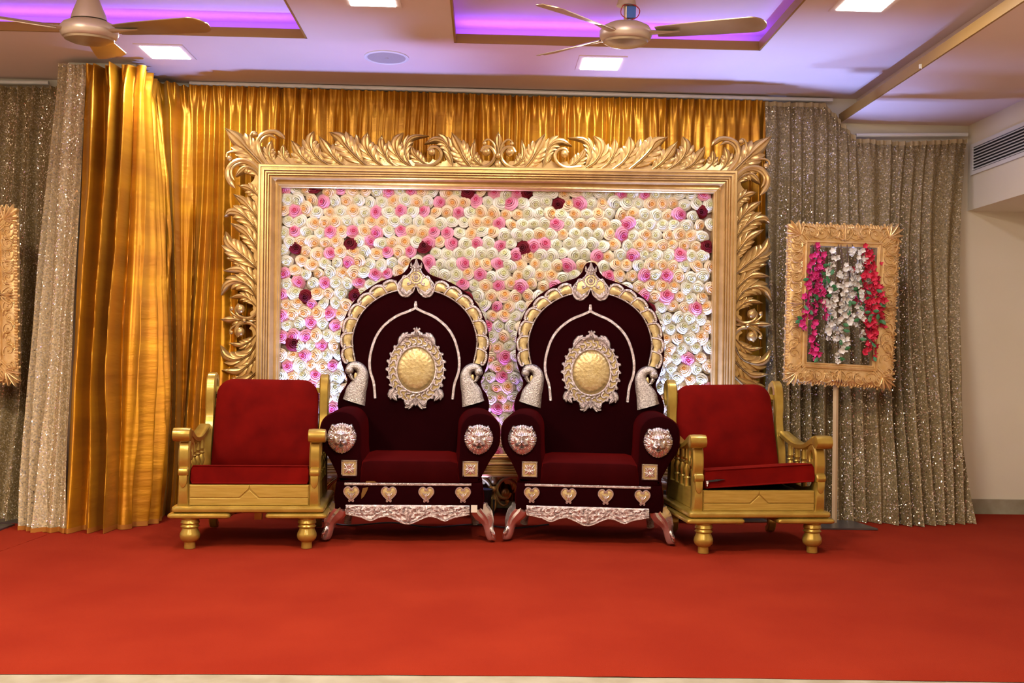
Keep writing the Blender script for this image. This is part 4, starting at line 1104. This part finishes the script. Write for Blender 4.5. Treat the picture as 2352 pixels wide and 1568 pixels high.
# ================================================================ SMALL CARVED FRAMES ON STANDS
def small_frame(q, Y, label, base_px, pole_px, lean=.0):
    w_, h_ = 262.0, 382.0
    c = W((q[0][0]+q[1][0])/2, (q[0][1]+q[2][1])/2, Y); root = Vector((c.x, Y, 0))
    t = thing('carved_frame', label, 'frame', root, 0, 'small carved frames on stands')
    def P(s, tt, d=0.0):
        x, y = bil(s, tt, q, w_, h_); p = W(x, y, Y); p.y -= d; return p-root
    rnd = random.Random(4)
    # the four rails, domed band plus stepped inner lip
    pf = [(4, -.02), (4, .012), (8, .020), (20, .026), (34, .024), (41, .018), (42, .028), (46, .030), (47, .022), (50, .020), (51, .024), (54, .022), (55, .008), (55, -.02)]
    for (a, c_, n) in ((lambda o: (o, o), lambda o: (w_-o, o), 20), (lambda o: (o, h_-o), lambda o: (w_-o, h_-o), 20), (lambda o: (o, o), lambda o: (o, h_-o), 30), (lambda o: (w_-o, o), lambda o: (w_-o, h_-o), 30)):
        m = MB(); rows = []
        for o_, d in pf:
            p0, p1 = a(o_), c_(o_); rows.append([P(p0[0]+(p1[0]-p0[0])*i/n, p0[1]+(p1[1]-p0[1])*i/n, d) for i in range(n+1)])
        m.grid(rows); rl = obj('frame_rail', m, M['goldframe'], t)
        # carving along this rail
        m = MB(); p0 = Vector(a(23)); p1 = Vector(c_(23)); L_ = (p1-p0).length; u = (p1-p0)/L_; nn = Vector((-u.y, u.x))
        if nn.dot(Vector((w_/2, h_/2))-p0) > 0: nn = -nn      # outward
        mp = lambda x, y, d: P(x, y, d+.024)
        def at(s_, o_): v_ = p0+u*s_+nn*o_; return (v_.x, v_.y)
        k = 0; s_ = 34.0
        while s_ < L_-30:
            if abs(s_-L_/2) < 20: s_ += 6; k += 0; continue
            sg = 1 if s_ < L_/2 else -1; f = 1 if k % 2 else -1
            pts = [(s_-11*sg, -12*f), (s_-4*sg, -14*f), (s_+7*sg, -9*f), (s_+9*sg, 2*f), (s_+2*sg, 8*f), (s_-5*sg, 4*f), (s_-4*sg, -3*f), (s_+1*sg, -3*f)]
            scroll(m, mp, [at(*p_) for p_ in pts], 2.0, 1.5, .004, 24, 6, (*at(s_, -1*f), 2.2))
            for z_ in range(4):
                s2 = s_-12+z_*3.4; ptz = [(s2, 13*f), (s2+3*sg, 6*f+5*f*(z_ % 2)), (s2-1*sg, (14 if z_ % 2 else 1)*f*-.2)]
                scroll(m, mp, [at(*p_) for p_ in [(s2, 14*f), (s2+3*sg, 9*f), (s2+1*sg, 4*f)]], 1.3, .8, .004, 8, 5)
            leaf(m, mp, [at(s_+4*sg, 12*f), at(s_+12*sg, 8*f), at(s_+15*sg, -4*f)], 4.5, 3, .010, .002)
            s_ += 24; k += 1
        # middle motif
        mid = L_/2
        for sg in (-1, 1):
            scroll(m, mp, [at(mid+sg*3, -16), at(mid+sg*10, -12), at(mid+sg*18, 2), at(mid+sg*12, 9), at(mid+sg*7, 3), at(mid+sg*11, -1)], 2.6, 1.8, .007, 22, 6)
            leaf(m, mp, [at(mid, -16), at(mid+sg*4, -2), at(mid+sg*6, 12)], 4, 2, .012, .004)
        leaf(m, mp, [at(mid, -18), at(mid, -4), at(mid, 14)], 6, 2, .014, .008)
        # knobbed outer edge
        nb = int(L_/15)
        for i in range(nb+1):
            v_ = at(i*L_/nb, 20+2*(i % 2)); m.ball(P(v_[0], v_[1], .012), .0070+.002*(i % 2), 8, (1, .8, 1))
        for i in range(int(L_/6.5)):
            s3 = i*6.5+3; dl = 2.5*sin(i*1.3)
            tear(m, lambda x, y, d: P(x, y, d+.014), [at(s3, 11), at(s3+2, 15), at(s3+dl, 21.5)], 3.2, .012, 0, 6)
        obj('carving', m, M['goldframe'], rl)['kind'] = 'stuff'
    for (cx, cy) in ((0, 0), (w_, 0), (0, h_), (w_, h_)):
        m = MB(); ix = 1 if cx == 0 else -1; iy = 1 if cy == 0 else -1; mp = lambda x, y, d: P(x, y, d+.018)
        C0 = (cx+ix*30, cy+iy*30)
        for a in (-62, -36, -12, 12, 36, 62):
            a_ = R(a); dx_, dy_ = -ix*.707, -iy*.707; ux = dx_*cos(a_)-dy_*sin(a_); uy = dx_*sin(a_)+dy_*cos(a_); L2 = 40 if abs(a) < 20 else (34 if abs(a) < 40 else 26)
            leaf(m, mp, [C0, (C0[0]+ux*L2*.5, C0[1]+uy*L2*.5), (C0[0]+ux*L2, C0[1]+uy*L2)], 4.5, 1, .016, .004)
        for sw in (0, 1):
            def g(x, y): return (cx+ix*x, cy+iy*y) if not sw else (cx+ix*y, cy+iy*x)
            scroll(m, mp, [g(50, 44), g(38, 30), g(24, 22), g(14, 30), g(18, 42), g(28, 42), g(28, 34)], 3.0, 2.0, .012, 24, 6)
            scroll(m, mp, [g(52, 40), g(42, 28), g(34, 12), g(44, 8), g(50, 16), g(44, 20)], 2.4, 1.8, .012, 24, 6)
        obj('corner_ornament', m, M['goldframe'], t)
    # stand
    m = MB(); pt = W(*pole_px, Y+.02)-root; pb = WZ(base_px[0], base_px[1], .02)-root
    m.tube([(pt.x, .03, pt.z+.06), (pt.x, .03, pt.z), (pb.x, .03, .02)], .017, 4, .7); obj('stand_pole', m, M['cream_pole'], t, False)
    m = MB(); m.prism([(pb.x-.17, -.17), (pb.x+.20, -.17), (pb.x+.15, .13), (pb.x-.15, .13)], .012, .022, 0, 'Z'); obj('base_plate', m, M['steel'], t, False)
    return t, P
QR = [(1806, 510), (2069, 518), (1797, 881), (2050, 896)]
YS = 6.16
sf, PS = small_frame(QR, YS, 'small carved gold frame on a stand with flower garlands hanging inside, at right', (1915, 1200), (1921, 895))
QL = [(-214, 466), (44, 474), (-212, 872), (49, 884)]
small_frame(QL, 6.02, 'small carved gold frame cropped by the left edge, in front of sequins', (-84, 1215), (-84, 890))

# garlands ------------------------------------------------------
def blossom(seed, r, npet, cup):
    rnd = random.Random(seed); m = MB()
    for k in range(npet):
        a0 = 2*pi*k/npet+rnd.uniform(-.2, .2); rows = []
        tl_ = cup*rnd.uniform(.6, 1.3)
        for j in range(4):
            v = j/3; row = []; rr = r*v; wd = r*.48*sin(pi*min(.92, v*.85+.08))
            for u in (-1, 0, 1):
                row.append((rr*cos(a0)-u*wd*sin(a0), -(tl_*v*v*r)-.12*r*abs(u), rr*sin(a0)+u*wd*cos(a0)))
            rows.append(row)
        m.grid(rows)
    m.ball((0, -.08*r, 0), r*.14, 6)
    return m
BM = {}
for nm_, mt_ in (('magenta', 'magenta'), ('red', 'redblossom'), ('white', 'whiteblossom')):
    BM[nm_] = [mesh('blossom', (bb := blossom(k, .0205, 5, .75)).v, bb.f, M[mt_], True) for k in range(3)]
lm = MB(); rows = []
for j in range(5):
    v = j/4; wd = .012*sin(pi*min(.97, v*.9+.05)); rows.append([(u*wd, -.004*(1-abs(u))-.01*v*v, -v*.04) for u in (-1, 0, 1)])
lm.grid(rows); LEAFM = mesh('leaf', lm.v, lm.f, M['leafgreen'], True)
def garland(colour, pts, dens, label, spread, seed, start=0.0, Yo=.03, leaves=4):
    rnd = random.Random(seed)
    P = cr([(*p, 0) for p in pts], 40); top = W(P[0].x, P[0].y, YS-Yo)
    t = thing('flower_garland', label, 'garland', top, 0, 'garlands in the small frame')
    pw = [W(p.x, p.y, YS-Yo-.02*sin(i*.13+seed))-top for i, p in enumerate(P)]
    m = MB(); m.tube(pw, .003, 5); obj('stem', m, M['stem'], t)
    n = int(dens*(P[-1].y-P[0].y)*(1-start)/10)
    for i in range(n):
        u = start+(1-start)*(i+rnd.random())/n; k = min(39, int(u*39)); sp_ = spread*(1 if u < .8 else .7)/365
        q = pw[k]+Vector((rnd.gauss(0, .5)*sp_, rnd.uniform(-.035, .012), rnd.uniform(-.012, .012)))
        o = bpy.data.objects.new('blossom', rnd.choice(BM[colour])); C.objects.link(o); o.parent = t; o.location = q
        o.rotation_euler = (rnd.uniform(-.9, .6), rnd.uniform(0, 6), rnd.uniform(-.9, .9)); s2 = rnd.uniform(.75, 1.15); o.scale = (s2, s2, s2)
    for i in range(leaves):
        u = .35+.65*rnd.random(); k = min(39, int(u*39)); o = bpy.data.objects.new('leaf', LEAFM); C.objects.link(o); o.parent = t
        o.location = pw[k]+Vector((rnd.uniform(-.02, .02), -.035, 0)); o.rotation_euler = (rnd.uniform(-.5, .3), rnd.uniform(-2, 2), rnd.uniform(-.5, .5))
    return t
F_ = lambda *c: [(1780+x/3.5625, 480+y/3.5625) for x, y in c]
garland('magenta', F_((305, 290), (300, 420), (275, 600), (250, 760), (245, 850)), 2.6, 'magenta garland hanging nearest the left side of the small frame', 9, 1, .18)
garland('magenta', F_((330, 290), (345, 450), (330, 600), (320, 800), (305, 1080), (330, 1230)), 2.3, 'longest magenta garland, hanging second from left in the small frame', 9, 2, .18)
garland('magenta', F_((350, 285), (380, 400), (400, 500), (370, 640), (400, 780), (410, 930)), 1.5, 'sparse magenta garland just left of the white blossoms', 8, 3, .02)
garland('magenta', F_((250, 860), (205, 920), (235, 1000)), 3.0, 'short magenta spray dangling over the left inner edge of the small frame', 5, 4, .0, leaves=3)
garland('white', F_((490, 290), (465, 420), (425, 540), (405, 650)), 1.8, 'thin white garland at the upper left of the white cluster', 7, 5, .05)
garland('white', F_((520, 290), (505, 500), (470, 700), (450, 850), (440, 1080)), 2.8, 'white garland on the left side of the white cluster', 11, 6, .38, leaves=4)
garland('white', F_((540, 290), (555, 480), (550, 700), (520, 950), (540, 1110), (500, 1260)), 3.0, 'longest white garland ending lowest in the small frame', 12, 7, .20, leaves=5)
garland('white', F_((590, 290), (600, 470), (620, 640), (585, 800), (620, 950)), 3.2, 'white garland at the centre of the white cluster', 12, 8, .26, leaves=4)
garland('white', F_((630, 290), (690, 400), (675, 530), (690, 700), (690, 880), (700, 1090)), 2.1, 'white garland on the right side of the white cluster', 10, 9, .06, leaves=5)
garland('red', F_((745, 290), (740, 450), (725, 560), (760, 740), (760, 880), (760, 1080), (730, 1200)), 2.5, 'crimson garland beside the white cluster, reaching low', 10, 10, .03, leaves=4)
garland('red', F_((785, 290), (795, 480), (815, 620), (790, 760), (780, 900), (800, 1020), (800, 1240)), 2.3, 'crimson garland ending lowest near the right inner edge of the small frame', 9, 11, .05)
garland('red', F_((805, 560), (840, 680), (860, 760), (850, 860), (870, 960)), 2.6, 'crimson garland lying over the right inner edge of the small frame', 8, 12, .0, leaves=5)
garland('red', F_((640, 480), (665, 620), (690, 720), (690, 810)), 1.3, 'few dark red blossoms peeking between the white garlands', 6, 13, .0, Yo=-.01)

# ================================================================ FLOOR LAMPS BEHIND THE CHAIRS
def parlight(px, py, label, tgt, energy, color, ang=75):
    p = WZ(px, py, .012); t = thing('floor_spotlight', label, 'lamp', p, 0, 'floor spotlights behind the chairs')
    m = MB(); m.lathe([(.055, -.07), (.075, -.04), (.085, .03), (.09, .07), (.080, .07), (.074, .045)], 20); can = obj('lamp_can', m, M['black'], t)
    m2 = MB(); m2.lathe([(.074, .040), (.05, .052), (.002, .055)], 20); lens = obj('lens', m2, M['bluelamp'], can)
    can.location = (0, 0, .11); d = (Vector(tgt)-(p+Vector((0, 0, .11)))).normalized(); can.rotation_euler = d.to_track_quat('Z', 'Y').to_euler()
    m = MB(); m.tube([(-.1, 0, .11), (-.1, 0, .012), (.1, 0, .012), (.1, 0, .11)], .008, 6); obj('yoke', m, M['black'], t)
    o = spot('uplight', p+Vector((0, 0, .11))+d*.11, tgt, energy, color, ang, .9, .08)
    return t
UP = (.28, .38, 1.0)
parlight(716, 1190, 'black floor spotlight behind the left armchair', (-1.20, 6.42, 2.885), 330, UP, 62)
parlight(1098, 1186, 'black floor spotlight between and behind the two thrones', (0.1, 6.40, 2.885), 130, (.50, .28, 1.0), 62)
parlight(1552, 1196, 'black floor spotlight behind the right armchair', (1.65, 6.40, 2.885), 420, UP, 62)
parlight(1700, 1188, 'black floor spotlight on the floor left of the flower stand', (2.25, 6.42, 2.80), 300, (.25, .38, 1.0), 62)
m = MB(); P = [WZ(1625, 1203, 0), WZ(1765, 1204, 0), WZ(1740, 1194, 0), WZ(1640, 1193, 0)]
m.prism([(p_.x, p_.y) for p_ in P], .013, .024, 0, 'Z'); o = obj('floor_plate', m, M['steel'], None, False); tag(o, 'dark metal plate on the carpet under the right armchair', 'plate')
m = MB(); P = cr([WZ(740, 1196, .02), WZ(800, 1206, .02), WZ(900, 1200, .02), WZ(990, 1210, .02), WZ(1090, 1204, .02), WZ(1180, 1212, .02), WZ(1260, 1204, .02)], 50)
m.tube(P, .005, 6); o = obj('power_cable', m, M['black'], None); tag(o, 'black power cable lying on the carpet beneath the thrones', 'cable')
